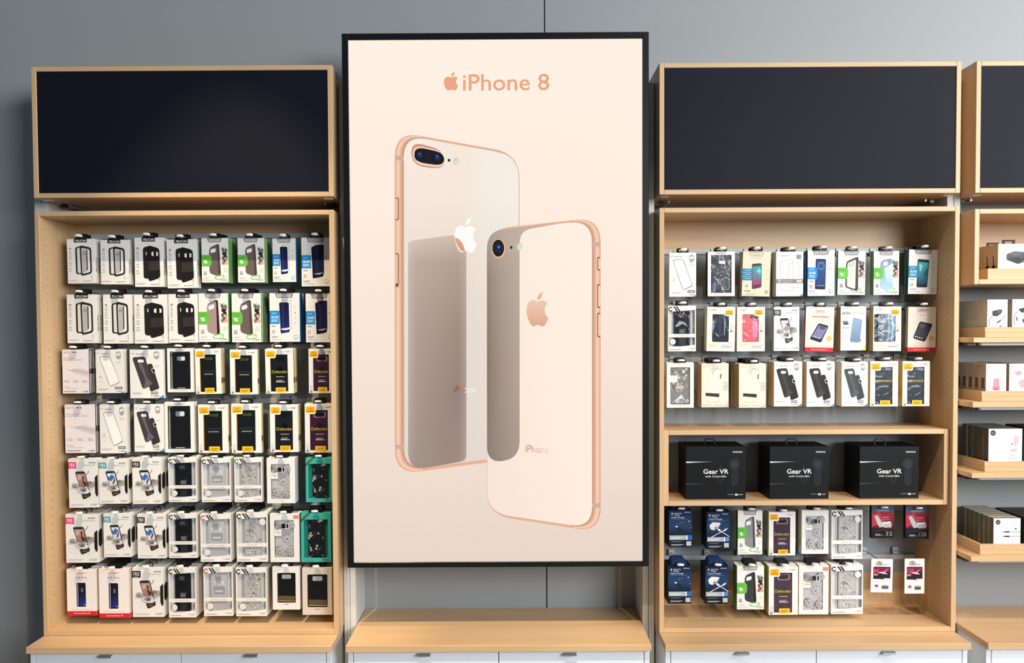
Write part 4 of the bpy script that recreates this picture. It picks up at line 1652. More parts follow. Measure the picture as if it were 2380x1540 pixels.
def zg(name, tone, hi):
    def f(P):
        P.t('#5d5653', 'ZAGG', .5, .125, .05, 'c', w=.33) if name else P.lines('#c07a80', .35, .72, (.06, .08), .014)
        P.lines('#b98a86', .22, .78, (.205,), .030) if name else P.t('#c79a98', 'glass', .52, .20, .045, 'c', w=.24)
        if name:
            P.t('#c58a80', 'glass', .82, .245, .05, 'r', w=.22)
        P.lines('#d9c9c0', .25, .78, (.275,), .010)
        P.rq('#20202b', [(.46, .36), (.82, .42), (.56, .80), (.15, .72)] if name else [(.42, .32), (.88, .38), (.62, .78), (.18, .70)], .07)
        P.rq(tone, [(.47, .41), (.77, .455), (.58, .71), (.24, .65)] if name else [(.45, .36), (.82, .41), (.63, .70), (.26, .63)], .02)
        P.e(hi, .60 if name else .52, .46 if name else .42, .11, .045)
        for k in range(4):
            P.p('#e6e3ee', [(.26 + .075 * k, .645 + .014 * k), (.30 + .075 * k, .65 + .014 * k), (.29 + .075 * k, .675 + .014 * k), (.25 + .075 * k, .67 + .014 * k)])
        P.e('#e2a53c', .85, .70, .085)
        P.e('#f0c878', .85, .70, .05)
        P.lines('#d9c0b4', .10, .92, (.865,), .012)
        P.r('#c92a34', -.001, .905, 1.001, 1.0)
        P.t('#f3d6d2', 'Samsung Galaxy J7', .5, .962, .024, 'c', w=.56, shear=.12, bold=0.0035)
    return f


mk('zagg', .118, .188, .014, 'cream carton with red foot and lilac screened phone', 'red footed glass cartons', zg(True, '#7d7aa8', '#4d4868'), front='#eddfcf', side='#c23038', tab='round', side_art=red_foot(-1))
mk('zagg2', .118, .188, .020, 'cream carton with red foot and dark screened phone', 'red footed glass cartons', zg(False, '#3a3a4a', '#55566a'), front='#e6d8ca', side='#b7a898', tab='round', side_art=red_foot(-1))


def satin(P):
    P.lines('#b9b6b2', .06, .50, (.04,), .014)
    P.t('#4d4a49', 'SATIN', .06, .185, .062, w=.30, bold=0.02)
    P.t('#9a9794', 'KICKSTAND', .37, .185, .06, w=.57)
    P.lines('#d3d0cc', .30, .72, (.21,), .009)
    P.rq('#2f3348', [(.07, .34), (.25, .325), (.33, .40), (.14, .42)], .03)
    P.rq('#6f7fa0', [(.12, .34), (.23, .335), (.28, .375), (.15, .38)], .02)
    P.lines('#9a9794', .06, .34, (.475,), .018)
    P.rq('#7f98b4', [(.50, .25), (.85, .30), (.76, .83), (.36, .81)], .07)
    P.rq(('#93aac4', '#6d88a6'), [(.53, .27), (.80, .31), (.72, .80), (.40, .79)], .05)
    P.p('#5d7590', [(.70, .70), (.80, .76), (.82, .79), (.76, .79)])
    P.lines('#d3d0cc', .18, .32, (.695,), .009)
    P.p('#e8d23a', [(1.0, .87), (1.0, 1.0), (.82, 1.0)])


mk('satin', .106, .186, .020, 'white carton with ochre side and pale blue kickstand case', 'kickstand case cartons', satin, side='#c49a2c', tab='round')


def elev(P):
    P.t('#b9b3a8', 'BODY GLOVE', .04, .088, .030, w=.42)
    P.rr('#dfd9ce', .82, .09, .95, .14, .03)
    c = [(.27, .16), (.74, .11), (.64, .89), (.16, .86)]
    P.rq('#ece3d2', c, .10)
    P.outline('#cfc6b6', c, .10, .012)
    P.pl('#a79e8f', [(.30, .145), (.52, .115), (.68, .12), (.735, .17)], .012)
    P.pl('#b3aa9b', [(.17, .85), (.36, .885)], .014)
    P.pl('#b3aa9b', [(.40, .87), (.62, .89), (.65, .85)], .014)
    P.p('#5a544d', [(.70, .235), (.74, .24), (.715, .35), (.675, .345)])
    P.pl('#a79e8f', [(.50, .17), (.42, .175), (.40, .22), (.43, .255)], .022)
    P.p('#3c3430', [(.16, .67), (.66, .69), (.65, .77), (.15, .74)])
    P.r('#cfcac2', .81, .415, 1.0, .62)
    P.l('#8f8a82', (.86, .525), (.94, .52), .012)
    P.t('#b9b3a8', 'ELEVATE', .04, .965, .032, w=.34)
    P.lines('#b9b3a8', .45, .78, (.945,), .014)
    P.p('#cdc9c4', [(1.0, .87), (1.0, 1.0), (.78, 1.0)])


mk('elev', .112, .181, .014, 'cream carton with a see-through case and brown band', 'cream see-through case cartons', elev, front='#e8dfcd', side='#b99c68', left='#bd9c66', tab='wide')


# ---- plain black case cartons
def bc_front(P):
    P.lines('#c9c5c1', .06, .24, (.085,), .012)
    P.lines('#8d8a87', .42, .58, (.87,), .016)


def bc_in(P):
    P.slab('#0f0f10', Q(.20, .16, .82, .83), .07, .004, .0105)
    P.rr('#c7c4c0', .34, .185, .67, .285, .05)
    P.p('#6b5434', [(.205, .68), (.82, .69), (.82, .79), (.205, .78)])
    P.p('#c9b48e', [(.205, .79), (.82, .80), (.82, .815), (.205, .81)])


mk('bcase', .112, .174, .026, 'white frame carton with a black case and bronze stripe', 'plain black case cartons', bc_front, win=(.17, .14, .85, .84, .03), inner='#8d8a87', draw_in=bc_in, tab='wide', film=True)
mk('bcase_b', .118, .183, .026, 'beige frame carton with a black case and gold stripe', 'plain black case cartons', bc_front, front='#ddd0c2', win=(.17, .14, .85, .84, .03), inner='#7d7062', draw_in=bc_in, tab='wide', film=True)


# ---- chargers and memory cards
def charger(kind):
    def f(P):
        P.r(('#0e1c38', '#1b4068'), 0, 0, 1, .40)
        P.r(('#1b4068', '#0c1526'), 0, .40, 1, .68)
        P.p('#e9edf2', [(.12, .07), (.17, .07), (.145, .10), (.17, .10), (.11, .14), (.13, .11), (.105, .11)])
        P.t('#e9edf2', 'Adaptive Fast', .22, .10, .030, w=.34, bold=0.0070)
        P.t('#e9edf2', 'Charging', .22, .145, .030, w=.24, bold=0.0070)
        P.t('#dfe6ee', ('Vehicle' if kind == 0 else 'Travel') + ' Charger', .09, .215, .042, w=.60)
        P.t('#e9edf2', 'SAMSUNG', .66, .07, .022, w=.27, bold=0.0105)
        P.lines('#6f86a3', .10, .82, (.24,), .008)
        if kind == 0:
            P.p('#2b3440', [(.36, .36), (.80, .28), (.92, .29), (.90, .33), (.45, .40)])
            P.p('#7d8894', [(.38, .37), (.50, .34), (.80, .29), (.52, .35)])
            P.e('#aab4bd', .88, .30, .035)
            P.rq('#e4e7ea', [(.27, .43), (.34, .42), (.40, .45), (.32, .47)], .02)
            P.p('#1a232f', [(.30, .47), (.45, .46), (.85, .60), (.50, .64)])
            P.e('#aab4bd', .95, .47, .018)
        else:
            P.p('#e8e6e1', [(.12, .36), (.26, .28), (.56, .29), (.62, .31), (.52, .42), (.30, .50), (.16, .46)])
            P.p('#c9c6bf', [(.30, .50), (.34, .40), (.60, .33), (.52, .42)])
            P.p('#5d5b56', [(.36, .42), (.45, .41), (.44, .44), (.35, .45)])
            for a, b in (((.46, .46), (1.0, .67)), ((.90, .46), (.18, .69))):
                P.l('#e8e6e1', a, b, .03)
            P.p('#efede8', [(.44, .44), (.56, .46), (.64, .51), (.54, .53)])
            P.p('#efede8', [(.72, .50), (.84, .45), (.92, .45), (.80, .52)])
        P.r('#a9adb2', .02, .68, .78, .80)
        P.lines('#cdd0d3', .08, .60, (.725, .75), .02)
        P.r('#f2f2f2', .76, .68, .81, .80)
        P.r('#2f73c8', .81, .675, 1.0, .80)
        P.outline('#e9edf2', Q(.87, .70, .94, .77), .02, .014)
        P.lines('#6a7078', .10, .58, (.835, .85), .009)
        P.lines('#aeb4bb', .10, .65, (.92, .94), .012)
        P.r('#b9bcbe', .76, .84, .97, .96)
    return f


CH = dict(front='#0d1626', side='#121722', tab='trap', tabcol='#142d55')
mk('veh', .094, .154, .030, 'navy charger carton showing a black car plug', 'navy charger cartons', charger(0), **CH)
mk('trav', .094, .154, .030, 'navy charger carton showing a white wall plug and cable', 'navy charger cartons', charger(1), **CH)


def evo(n):
    def f(P):
        P.r('#4a5a70', 0, 0, 1, .22)
        P.rr('#14161a', .36, .045, .72, .085, .03)
        P.rr('#cfd3d6', .55, .05, .70, .075, .012)
        P.t('#aab6c6', 'SAMSUNG', .5, .20, .045, 'c', w=.52, bold=0.0175)
        P.r(('#a02434', '#6a1420'), 0, .22, 1, .68)
        P.p('#c23a4a', [(.02, .30), (.35, .22), (.60, .50), (.02, .66)])
        P.p('#1d1618', [(0, .80), (0, .70), (1, .62), (1, .80)])
        P.l('#a02c3a', (.05, .81), (1, .69), .012)
        P.p('#c9c6c4', [(.12, .34), (.26, .32), (.56, .66), (.36, .68), (.28, .60)])
        P.p('#8f8c8a', [(.26, .32), (.30, .32), (.60, .66), (.56, .66)])
        P.rq('#e6e3e1', [(.48, .52), (.86, .50), (.86, .60), (.50, .62)], .02)
        P.rq('#bdbab8', [(.54, .58), (.90, .56), (.90, .68), (.54, .69)], .02)
        P.lines('#e0a9ad', .50, .82, (.36, .39, .44), .010)
        P.r('#121214', 0, .80, 1, 1)
        P.t('#dcdad8', 'EVO', .18, .925, .05, w=.22, bold=0.0175)
        P.t('#8f8d8b', 'Plus', .41, .925, .035, w=.13)
        P.t('#a9a7a5', n, .60 if len(n) > 2 else .63, .925, .12, w=.30)
    return f


EV = dict(front='#17171a', side='#0f0f11', tab=None)
mk('evo32', .091, .139, .020, 'black and red memory card carton, capacity 32', 'memory card packs', evo('32'), **EV)
mk('evo128', .095, .139, .020, 'black and red memory card carton, capacity 128', 'memory card packs', evo('128'), **EV)


def sdc(n):
    def f(P):
        P.p('#55565a', [(.30, .08), (.42, .065), (.46, .075), (.52, .06), (.62, .085), (.52, .10), (.42, .095)])
        P.t('#4a4f8f', 'SAMSUNG', .5, .185, .045, 'c', w=.55, bold=0.0105)
        P.rr('#2e1620', .10, .23, .90, .60, .04)
        P.p('#8d1c40', [(.12, .25), (.88, .25), (.88, .36), (.55, .42), (.12, .50)])
        P.p('#e9d5da', [(.30, .40), (.55, .38), (.80, .45), (.58, .44)])
        P.p('#b8a3ab', [(.52, .40), (.80, .28), (.62, .41)])
        P.t('#c7708a', n, .14, .40, .11, w=.20 if len(n) == 2 else .30)
        P.t('#e9e3e5', 'EVO', .14, .495, .045, w=.17, bold=0.0140)
        P.r('#2b2226', .10, .56, .90, .595)
        P.p(W_, [(.10, .60), (.44, .60), (.47, .615), (.55, .615), (.60, .575), (.90, .575), (.90, .61), (.10, .61)])
        P.lines('#c9b3bb', .12, .70, (.675,), .010)
        P.rr('#b0485a', .18, .765, .34, .845, .02)
        P.rr('#7d8084', .50, .79, .83, .895, .02)
        P.rr('#54575b', .52, .81, .80, .88, .02)
        P.lines('#9a9ca0', .52, .78, (.765,), .010)
    return f


def card_body(key, n, desc):
    d = Design(key, .087, .138, .003, desc, 'memory card packs', sdc(n), tab=None)
    mb = MB()
    mb.prism(rrect(-.0435, 0, .0435, .138, .005), 0, .003, '#efedeb')
    d.body = mb.mesh('carton', [INK])
    D[key] = d


card_body('sd64', '64', 'white hanging memory card blister, capacity 64')
card_body('sd128', '128', 'white hanging memory card blister, capacity 128')

# ================================================================ hooks and hanging packages
ORD = ('first', 'second', 'third', 'fourth', 'fifth', 'sixth', 'seventh', 'eighth')
ROWN = ('top', 'second', 'third', 'fourth', 'fifth', 'sixth', 'bottom')


def hook_meshes():
    rod = MB()
    r = 0.0024
    n = 8
    L = 1.0
    for k in range(n):
        a, b = 6.28319 * k / n, 6.28319 * (k + 1) / n
        rod.face([(r * math.cos(a), L, r * math.sin(a)), (r * math.cos(b), L, r * math.sin(b)), (r * math.cos(b), 0, r * math.sin(b)), (r * math.cos(a), 0, r * math.sin(a))][::-1])
    tip = MB()
    # flat rounded tongue, turned up a little at the end
    prof = [(0.000, 0.0025, 0.0), (-0.004, 0.008, 0.0), (-0.010, 0.0135, 0.0004), (-0.017, 0.0140, 0.0012), (-0.022, 0.011, 0.0022), (-0.025, 0.005, 0.003)]
    t = 0.0034
    for (y0, w0, z0), (y1, w1, z1) in zip(prof, prof[1:]):
        tip.face([(-w0, y0, z0 + t), (w0, y0, z0 + t), (w1, y1, z1 + t), (-w1, y1, z1 + t)][::-1])
        tip.face([(-w0, y0, z0 - t), (w0, y0, z0 - t), (w1, y1, z1 - t), (-w1, y1, z1 - t)])
        for s in (-1, 1):
            q = [(s * w0, y0, z0 - t), (s * w0, y0, z0 + t), (s * w1, y1, z1 + t), (s * w1, y1, z1 - t)]
            tip.face(q if s < 0 else q[::-1])
    y, w, z = prof[-1]
    tip.face([(-w, y, z - t), (w, y, z - t), (w, y, z + t), (-w, y, z + t)])
    clip = MB()
    clip.box(-0.012, 0, -0.016, 0.012, 0.004, 0.014)
    return rod.mesh('rod', [STEEL]), tip.mesh('hook_end', [TIP]), clip.mesh('rail_clip', [RAIL])


ROD, HTIP, CLIP = hook_meshes()
YH = YB - 0.0212


def hook(X, Y0, Z, label):
    """a rail hook whose tongue starts at Y0, in front of the foremost package"""
    e = empty('peg_hook', (X, YH, Z), label, 'hook', 'white tipped peg hooks')
    o = put('rod', ROD, e, (0, Y0 - YH, 0))
    o.scale = (1, YH - Y0, 1)
    put('hook_end', HTIP, e, (0, Y0 - YH, 0))
    put('rail_clip', CLIP, e, (0, 0, 0))


def hang(key, x0, y0, x1, y1, n, yf, where, row, col, rot=0.0, lim=None):
    d = D[key]
    X0, Zt = at(x0, y0, yf)
    X1, _ = at(x1, y0, yf)
    Zb = at((x0 + x1) / 2, y1, yf)[1]
    if lim:
        X0, X1 = max(X0, lim[0]), min(X1, lim[1])
    X = (X0 + X1) / 2
    kx, kz = (X1 - X0) / d.w, (Zt - Zb) / d.h
    loc = f'{ROWN[row]} row, {ORD[col]} hook, {where} cabinet'
    y = yf
    gap = 0.0009
    for k in range(n):
        if y + d.t > YH - 0.006:
            break
        kind = d.desc.replace(',', '').split()
        kind = ' '.join(kind[:1 + min(i for i, q in enumerate(kind) if q in ('carton', 'box', 'blister'))])
        lab = f'{d.desc}, {loc}' if k == 0 else f'{kind}, {ORD[k]} from front, {loc}'
        jx = 0 if k == 0 else random.uniform(-.0016, .0016)
        jz = 0 if k == 0 else random.uniform(-.0015, .0020)
        d.make(X + jx, y, Zb + jz, kx, kz, lab, full=(k == 0), rot=(0, rot if k == 0 else rot * .4, 0))
        y += d.t + gap
    if d.tab:
        zh = Zt + 0.0098 * kz
    else:
        zh = Zt - 0.065 * (Zt - Zb)
    hook(X, yf - (0.004 if d.tab else 0.002), zh, f'white tipped hook, {loc}')


LEFT = [
    [('pel0', 156, 555, 220, 658, 2), ('pel0', 233, 557, 297, 660, 2), ('pel1', 312, 552, 378, 666, 2), ('pel1', 388, 556, 457, 669, 2),
     ('bgz_brown', 468, 553, 530, 656, 6), ('bgz_brown', 552, 553, 614, 656, 6), ('glass_arc', 633, 554, 687, 655, 2), ('glass_priv', 700, 552, 768, 665, 2)],
    [('pel0', 155, 684, 223, 797, 2), ('pel0', 239, 684, 305, 798, 2), ('pel1', 311.5, 684, 388, 798, 2), ('pel1', 391, 683, 459, 796, 2),
     ('bgz_pink', 461, 681.5, 529.5, 794, 2), ('bgz_brown', 538, 681.5, 606, 795, 6), ('glass_arc', 626, 681, 696, 794, 5), ('glass_priv', 710, 682, 775, 795, 2)],
    [('tech', 144, 812, 206, 914, 4), ('speck_clear', 222, 812, 286, 913, 2), ('grip', 301, 812, 379, 925, 1), ('inc', 388, 809, 449, 911, 1),
     ('sym', 454, 810, 514, 915, 2), ('sym', 534, 812, 598, 916, 1), ('def_black', 617, 810, 682, 914, 2), ('def_plum', 717, 810, 776, 913, 1)],
    [('tech', 150, 940, 221, 1052, 2), ('speck_clear', 231, 940, 293, 1053, 2), ('grip', 311, 939, 380, 1049, 1), ('inc', 382, 934, 450, 1051, 2),
     ('sym', 460, 940, 529.5, 1052, 1), ('sym', 537, 938, 607, 1052, 1), ('def_black', 627, 940, 693, 1050, 2), ('def_plum', 708, 938, 775, 1051, 2)],
    [('fre_pink', 159, 1066, 227, 1179, 1), ('fre_teal', 229, 1068, 296, 1170, 2), ('fre_black', 307, 1065, 374, 1170.5, 2), ('tough', 390.5, 1063.5, 456, 1166, 3),
     ('naked', 468, 1064.5, 535, 1166, 2), ('karat_g', 544, 1063.5, 608, 1166, 1), ('sonix', 619.5, 1064.5, 685, 1169, 3), ('teal', 710, 1063.5, 774, 1166.5, 2)],
    [('fre_pink', 152, 1195, 226, 1307, 3), ('fre_teal', 240, 1193.5, 303, 1294, 3), ('fre_black', 318.6, 1194.5, 384, 1297, 3), ('tough', 391.5, 1193.5, 457, 1296, 3),
     ('naked_o', 465, 1194.5, 536, 1304.6, 5), ('karat_s', 549, 1190.7, 621, 1304.6, 4), ('sonix_p', 627, 1193.5, 695, 1305.5, 3), ('teal', 699, 1191.6, 768.6, 1305.5, 3)],
    [('hd', 154.4, 1322.7, 223, 1429.6, 7), ('hd', 229, 1321.7, 299, 1435.4, 8), ('fre_black0', 307, 1319, 379, 1433, 3), ('tough', 391, 1319, 454, 1434, 4),
     ('naked_o', 472.5, 1317.6, 540, 1430.6, 3), ('karat', 547.5, 1319, 619, 1431, 4), ('bcase', 633, 1317, 696, 1416, 1), ('bcase_b', 702, 1319, 771, 1428, 3)],
]
ROT_L = {(2, 4): .012, (2, 6): .012, (0, 0): .01, (0, 3): .012, (4, 0): .006}
for r, row in enumerate(LEFT):
    for c, (k, x0, y0, x1, y1, n) in enumerate(row):
        yf = 0.108 if r < 2 else (0.095 if r < 4 else 0.07)
        hang(k, x0, y0, x1, y1, n, yf, 'left', r, c, -ROT_L.get((r, c), 0.0), (LA + T + .004, LB - T - .004))

RIGHT = [
    [('speck_clear_b', 1556, 587, 1618, 689, 1), ('inc2', 1645, 584.6, 1708, 688, 2), ('pure', 1724, 584, 1789, 688, 2), ('speck_two', 1804, 584.6, 1867, 688, 3),
     ('glass_blue', 1877.5, 582, 1940, 687.5, 3), ('bgz_clear', 1947, 583, 2011, 685, 1), ('bgz_sky', 2031, 583, 2090, 685, 2), ('glass_teal', 2111, 580, 2178, 683, 3)],
    [('tough_blue', 1553, 710, 1617.5, 816, 1), ('com_navy', 1642, 713, 1707.5, 816, 2), ('com_coral', 1713, 713, 1778, 816, 1), ('fre_pale', 1799, 713, 1858, 815, 1),
     ('zagg', 1871, 713, 1937, 817, 1), ('satin', 1954, 712, 2013, 814, 2), ('com_blue', 2030, 712, 2095, 815.5, 2), ('zagg2', 2110, 713, 2175, 817, 1)],
    [('blossom', 1550, 843, 1612.6, 947, 2), ('elev', 1630.5, 844, 1693.5, 946, 6), ('elev', 1717.6, 845, 1780.6, 947, 8), ('grip_black', 1799, 840.4, 1864.6, 944, 4),
     ('grip_black', 1875, 840, 1940, 944.6, 3), ('grip_slate', 1956.6, 841, 2017.5, 944, 3), ('sym_blue', 2023, 839, 2087.7, 944, 2), ('sym_blue', 2098, 839, 2161.5, 943.4, 2)],
    [('veh', 1555, 1185, 1608, 1271, 3), ('trav', 1642.6, 1189, 1695.6, 1275, 3), ('bgz_grey', 1715, 1186, 1772, 1287.7, 2), ('def_plum', 1787, 1189, 1849, 1290, 1),
     ('sonix', 1863.6, 1185, 1926, 1286.6, 2), ('karat_s', 1933, 1185, 2005, 1298, 2), ('evo32', 2026, 1172, 2078, 1250, 1), ('evo128', 2105, 1173.6, 2159, 1251.6, 1)],
    [('veh', 1553, 1315, 1606, 1402, 3), ('trav', 1639.6, 1315, 1692.7, 1402.7, 3), ('bgz_black', 1713, 1315, 1776, 1415.4, 4), ('def_plum', 1787, 1316, 1855, 1428, 3),
     ('sonix_p', 1857, 1314, 1926, 1427, 3), ('karat_s', 1932, 1313, 2006, 1426, 3), ('sd64', 2024, 1298.7, 2074, 1376, 1), ('sd128', 2103, 1298, 2149, 1378.6, 1)],
]
YFR = (0.125, 0.125, 0.085, 0.115, 0.085)
ROT_R = {(0, 2): .03, (0, 3): .0, (1, 1): .02, (1, 4): .025, (1, 7): .012, (0, 5): .012, (0, 7): .02, (4, 6): .02}
for r, row in enumerate(RIGHT):
    for c, (k, x0, y0, x1, y1, n) in enumerate(row):
        hang(k, x0, y0, x1, y1, n, YFR[r], 'right', r if r < 3 else r + 0, c, ROT_R.get((r, c), 0.0), (RA + T + .004, RB - T - .004))

# ---------------------------------------------------------------- cubby in the right cabinet with three black boxes
cy = 0.022
x0, zt = at(1542, 1000, cy)
x1, zb = at(2206, 1172.5, cy)
cb = case('cubby_shelf', RA + T + 0.003, RB - T - 0.003, zb, zt, 'low maple cubby fitted inside the right cabinet, holding three black boxes', 'shelf', yb=YB - 0.008, yf=cy)
bevel_box('back_panel', RA + 2 * T + 0.003, YB - 0.018, zb + T, RB - 2 * T - 0.003, YB - 0.010, zt - T, METAL, cb, 0)


def vr_box(xa, xb, rz, label):
    Yf = 0.055
    X0, X1 = at(xa, 1150, Yf)[0], at(xb, 1150, Yf)[0]
    w, z0 = X1 - X0, zb + T + 0.0004
    h = at((xa + xb) / 2, 1037, Yf)[1] - z0
    t = 0.150
    e = empty('headset_box', ((X0 + X1) / 2, Yf, z0), label, 'box', 'black headset boxes')
    e.rotation_euler = (0, 0, rz)
    mb = MB()
    mb.box(-w / 2, 0, 0, w / 2, t, h, '#090a0c', r='#0b0b0c', l='#0b0b0c', t='#151617')
    mb.build('carton', [INK], e)
    P = Print(w, h)
    P.r('#090a0c', 0.002, 0.002, .998, .998)
    P.p('#0c0e11', [(0, .30), (.6, .18), (1, .2), (1, .002), (.0, .002)])
    for v, hi in ((.285, '#e6ebf2'), (.70, '#3a424c')):
        for k in range(8):
            f = (1 - k / 8)
            c = lin(hi)
            g = lin('#090a0c')
            P.r(tuple(c[i] * f + g[i] * (1 - f) for i in range(3)), .06 * k, v, .06 * k + .06, v + .022 * f)
    P.outline('#3a4048', [(.52, .42), (.60, .34), (.62, .66), (.54, .70)], .06, .006)
    P.e('#353b43', .81, .33, .085)
    P.e('#181c22', .81, .33, .075)
    P.e('#2a2f36', .81, .34, .055)
    P.rr('#252a30', .755, .42, .87, .74, .05)
    P.rr('#1a1e24', .765, .425, .86, .73, .045)
    P.t('#f2f3f4', 'Gear VR', .50, .515, .085, 'c', w=.42, bold=0.0105)
    P.t('#e2e4e6', 'with Controller', .50, .583, .038, 'c', w=.36)
    P.t('#eceef0', 'SAMSUNG', .78, .118, .026, w=.16, bold=0.0140)
    P.t('#aeb2b6', 'Powered by', .70, .915, .018, w=.10)
    P.rr('#eceef0', .82, .895, .87, .93, .012)
    P.rr('#15181d', .832, .905, .858, .92, .006)
    P.t('#d4d8dc', 'oculus', .885, .918, .022, w=.065, bold=0.0105)
    P.mb.build('front_print', [INK], e)
    # carrying loop on the lid
    mb = MB()
    pts = [(-.024, 0), (-.024, .016), (-.016, .024), (.016, .024), (.024, .016), (.024, 0)]
    o = [(x, z) for x, z in pts]
    i = [(x * .84, max(0, z - .004)) for x, z in pts]
    for k in range(len(o) - 1):
        mb.prism([o[k], o[k + 1], i[k + 1], i[k]][::-1], t * .42, t * .42 + .006, '#101010')
    hd = mb.build('carry_handle', [BLACKPL], e)
    hd.location = (-.01, 0, h)


vr_box(1594.4, 1733, 0.0, 'black headset box standing leftmost in the cubby')
vr_box(1789, 1925.6, 0.0, 'black headset box standing in the middle of the cubby')
vr_box(1997.7, 2134.8, 0.0, 'black headset box standing rightmost in the cubby')

# ---------------------------------------------------------------- rightmost bay: cubby, four shelves, trays and boxes
XE = X4 + 1.2
z1 = at(2300, 485, 0)[1]
z0 = at(2300, 660, 0)[1]
cub = case('wall_cubby', X4, XE, z0, z1, 'maple wall cubby with black plug boxes, right edge of the photo', 'shelf', yf=0.0)
bevel_box('back_panel', X4 + T, YW - 0.022, z0 + T, XE - T, YW - 0.006, z1 - T, WOOD_X, cub, 0)


def tray(xa, Yf, zbase, ztop, label, strips=2):
    X = at(xa, 1000, Yf)[0]
    e = empty('display_tray', ((X + XE) / 2, YW - 0.02, zbase), label, 'tray', 'maple display trays')
    n = strips
    hgt = (ztop - zbase) / n
    for k in range(n):
        off = 0.002 * k
        bevel_box('front_strip', X, Yf + off, zbase + k * hgt, XE - 0.03, Yf + off + 0.014, zbase + (k + 1) * hgt, WOOD_X, e, 0.001)
        bevel_box('side_strip', X, Yf + off + 0.014, zbase + k * hgt, X + 0.014, YW - 0.03, zbase + (k + 1) * hgt, WOOD_Y, e, 0.001)
    bevel_box('base_board', X + 0.014, Yf + 0.02, zbase, XE - 0.03, YW - 0.03, zbase + 0.006, WOOD_X, e, 0)
    return zbase + 0.006


def stock(key, label, group, x0p, x1p, y0p, y1p, Yf, t, n, art, floor_z, side, front='#f3f2f1', tabs=False, gap=0.0015, top=None, cat='box', lab2=None):
    X0, Zt = at(x0p, y0p, Yf)
    X1, _ = at(x1p, y0p, Yf)
    w, h = X1 - X0, Zt - floor_z - 0.0004
    body = MB()
    body.box(-w / 2, 0, 0, w / 2, t, h, front, 0, '', l=side, r=side, t=top or side, b=side, d=side)
    me = body.mesh('carton', [INK])
    hv = min(h, Zt - at(x0p, y1p, Yf)[1])      # the picture sits above the tray's lip
    P = Print(w, hv)
    P.r(front, 0, 0, 1, 1)
    art(P)
    P.mb.v = [(x, y, z + h - hv) for x, y, z in P.mb.v]
    fr = P.mb.mesh('front_print', [INK])
    for k in range(n):
        if Yf + k * (t + gap) + t > YW - 0.012:
            break
        lab = label if k == 0 else lab2 % ORD[k]
        e = empty('stock_box', ((X0 + X1) / 2 + (random.uniform(-.001, .001) if k else 0), Yf + k * (t + gap), floor_z + 0.0004), lab, cat, group)
        put('carton', me, e)
        if k == 0:
            put('front_print', fr, e)
        if key == 'plug':
            for q in (0, 1):
                mb = MB()
                y = t * (.28 + .40 * q)
                mb.face([(-w / 2 - .0003, y + a, b) for a, b in ((.010, h * .40), (-.012, h * .38), (-.012, h * .27), (.012, h * .27))][::-1], '#17130f')
                mb.face([(-w / 2 - .0003, y + a, b) for a, b in ((.002, h * .38), (-.004, h * .38), (.002, h * .68), (.007, h * .68))], '#2a1f14')
                mb.build('side_print', [INK], e)
        if key == 'pink':
            mb = MB()
            mb.face([(-w / 2 - .0003, y, z) for y, z in ((t * .75, h * .30), (t * .25, h * .30), (t * .25, h * .60), (t * .75, h * .60))], '#6d4a38')
            mb.build('side_print', [INK], e)
        if tabs:
            put('hang_tab', tab_mesh('wide', '#1b1c1f', w), e, (0, t * .4, h))


def art_plug(P):
    P.lines('#c9c9cc', .04, .60, (.06,), .02)
    P.l('#b9babd', (.04, .47), (.26, .49), .012)
    P.rq('#4a4d55', [(.25, .42), (.48, .30), (.80, .34), (.82, .72), (.60, .84), (.25, .66)], .05)
    P.rq('#5d6068', [(.27, .42), (.48, .32), (.78, .36), (.55, .52)], .04)
    P.p('#34363c', [(.27, .62), (.55, .55), (.80, .62), (.60, .82)])


def art_car(P):
    P.e('#a9acb2', .13, .09, .05)
    P.lines('#c9cacd', .50, .92, (.14, .18), .02)
    P.rq('#3a3d42', [(.24, .42), (.62, .36), (.76, .38), (.70, .50), (.50, .62), (.25, .60)], .06)
    P.rq('#55595f', [(.46, .42), (.70, .38), (.68, .46), (.50, .52)], .03)
    P.pl('#4a4d52', [(.24, .62), (.12, .72), (.09, .85), (.10, .99)], .03)
    P.pl('#4a4d52', [(.96, .58), (.66, .76)], .025)
    P.p('#3a3d42', [(.46, .84), (.66, .74), (.68, .79), (.50, .88)])
    P.rr('#5b5e63', .60, .96, .74, .999, .01)


def art_car2(P):
    P.e('#a9acb2', .13, .09, .05)
    P.rq('#3a3d42', [(.24, .36), (.62, .28), (.86, .30), (.70, .44), (.40, .50)], .06)
    P.pl('#4a4d52', [(.24, .44), (.10, .58), (.09, .95)], .025)
    P.rr('#55595f', .17, .64, .23, .78, .01)
    P.rq('#45484e', [(.40, .74), (.66, .66), (.95, .72), (.90, .95), (.55, .96)], .06)


def art_pink(P):
    P.e('#b6babd', .13, .10, .06)
    P.lines('#c3c7cc', .12, .92, (.22, .28), .025)
    P.rq('#d98f9d', [(.38, .54), (.66, .54), (.70, .96), (.32, .96)], .06)
    P.rq('#c67888', [(.33, .84), (.69, .84), (.68, .98), (.34, .98)], .05)
    P.rr('#8f5360', .44, .92, .58, .96, .02)


def art_pink2(P):
    P.e('#b6babd', .12, .10, .05)
    P.rq('#cf97a2', [(.20, .30), (.50, .26), (.60, .36), (.36, .44)], .05)
    P.rq('#dba6b0', [(.40, .66), (.62, .56), (.80, .62), (.78, .86), (.50, .90)], .05)
    P.pl('#cf9aa4', [(.16, .42), (.10, .70), (.13, .95)], .02)


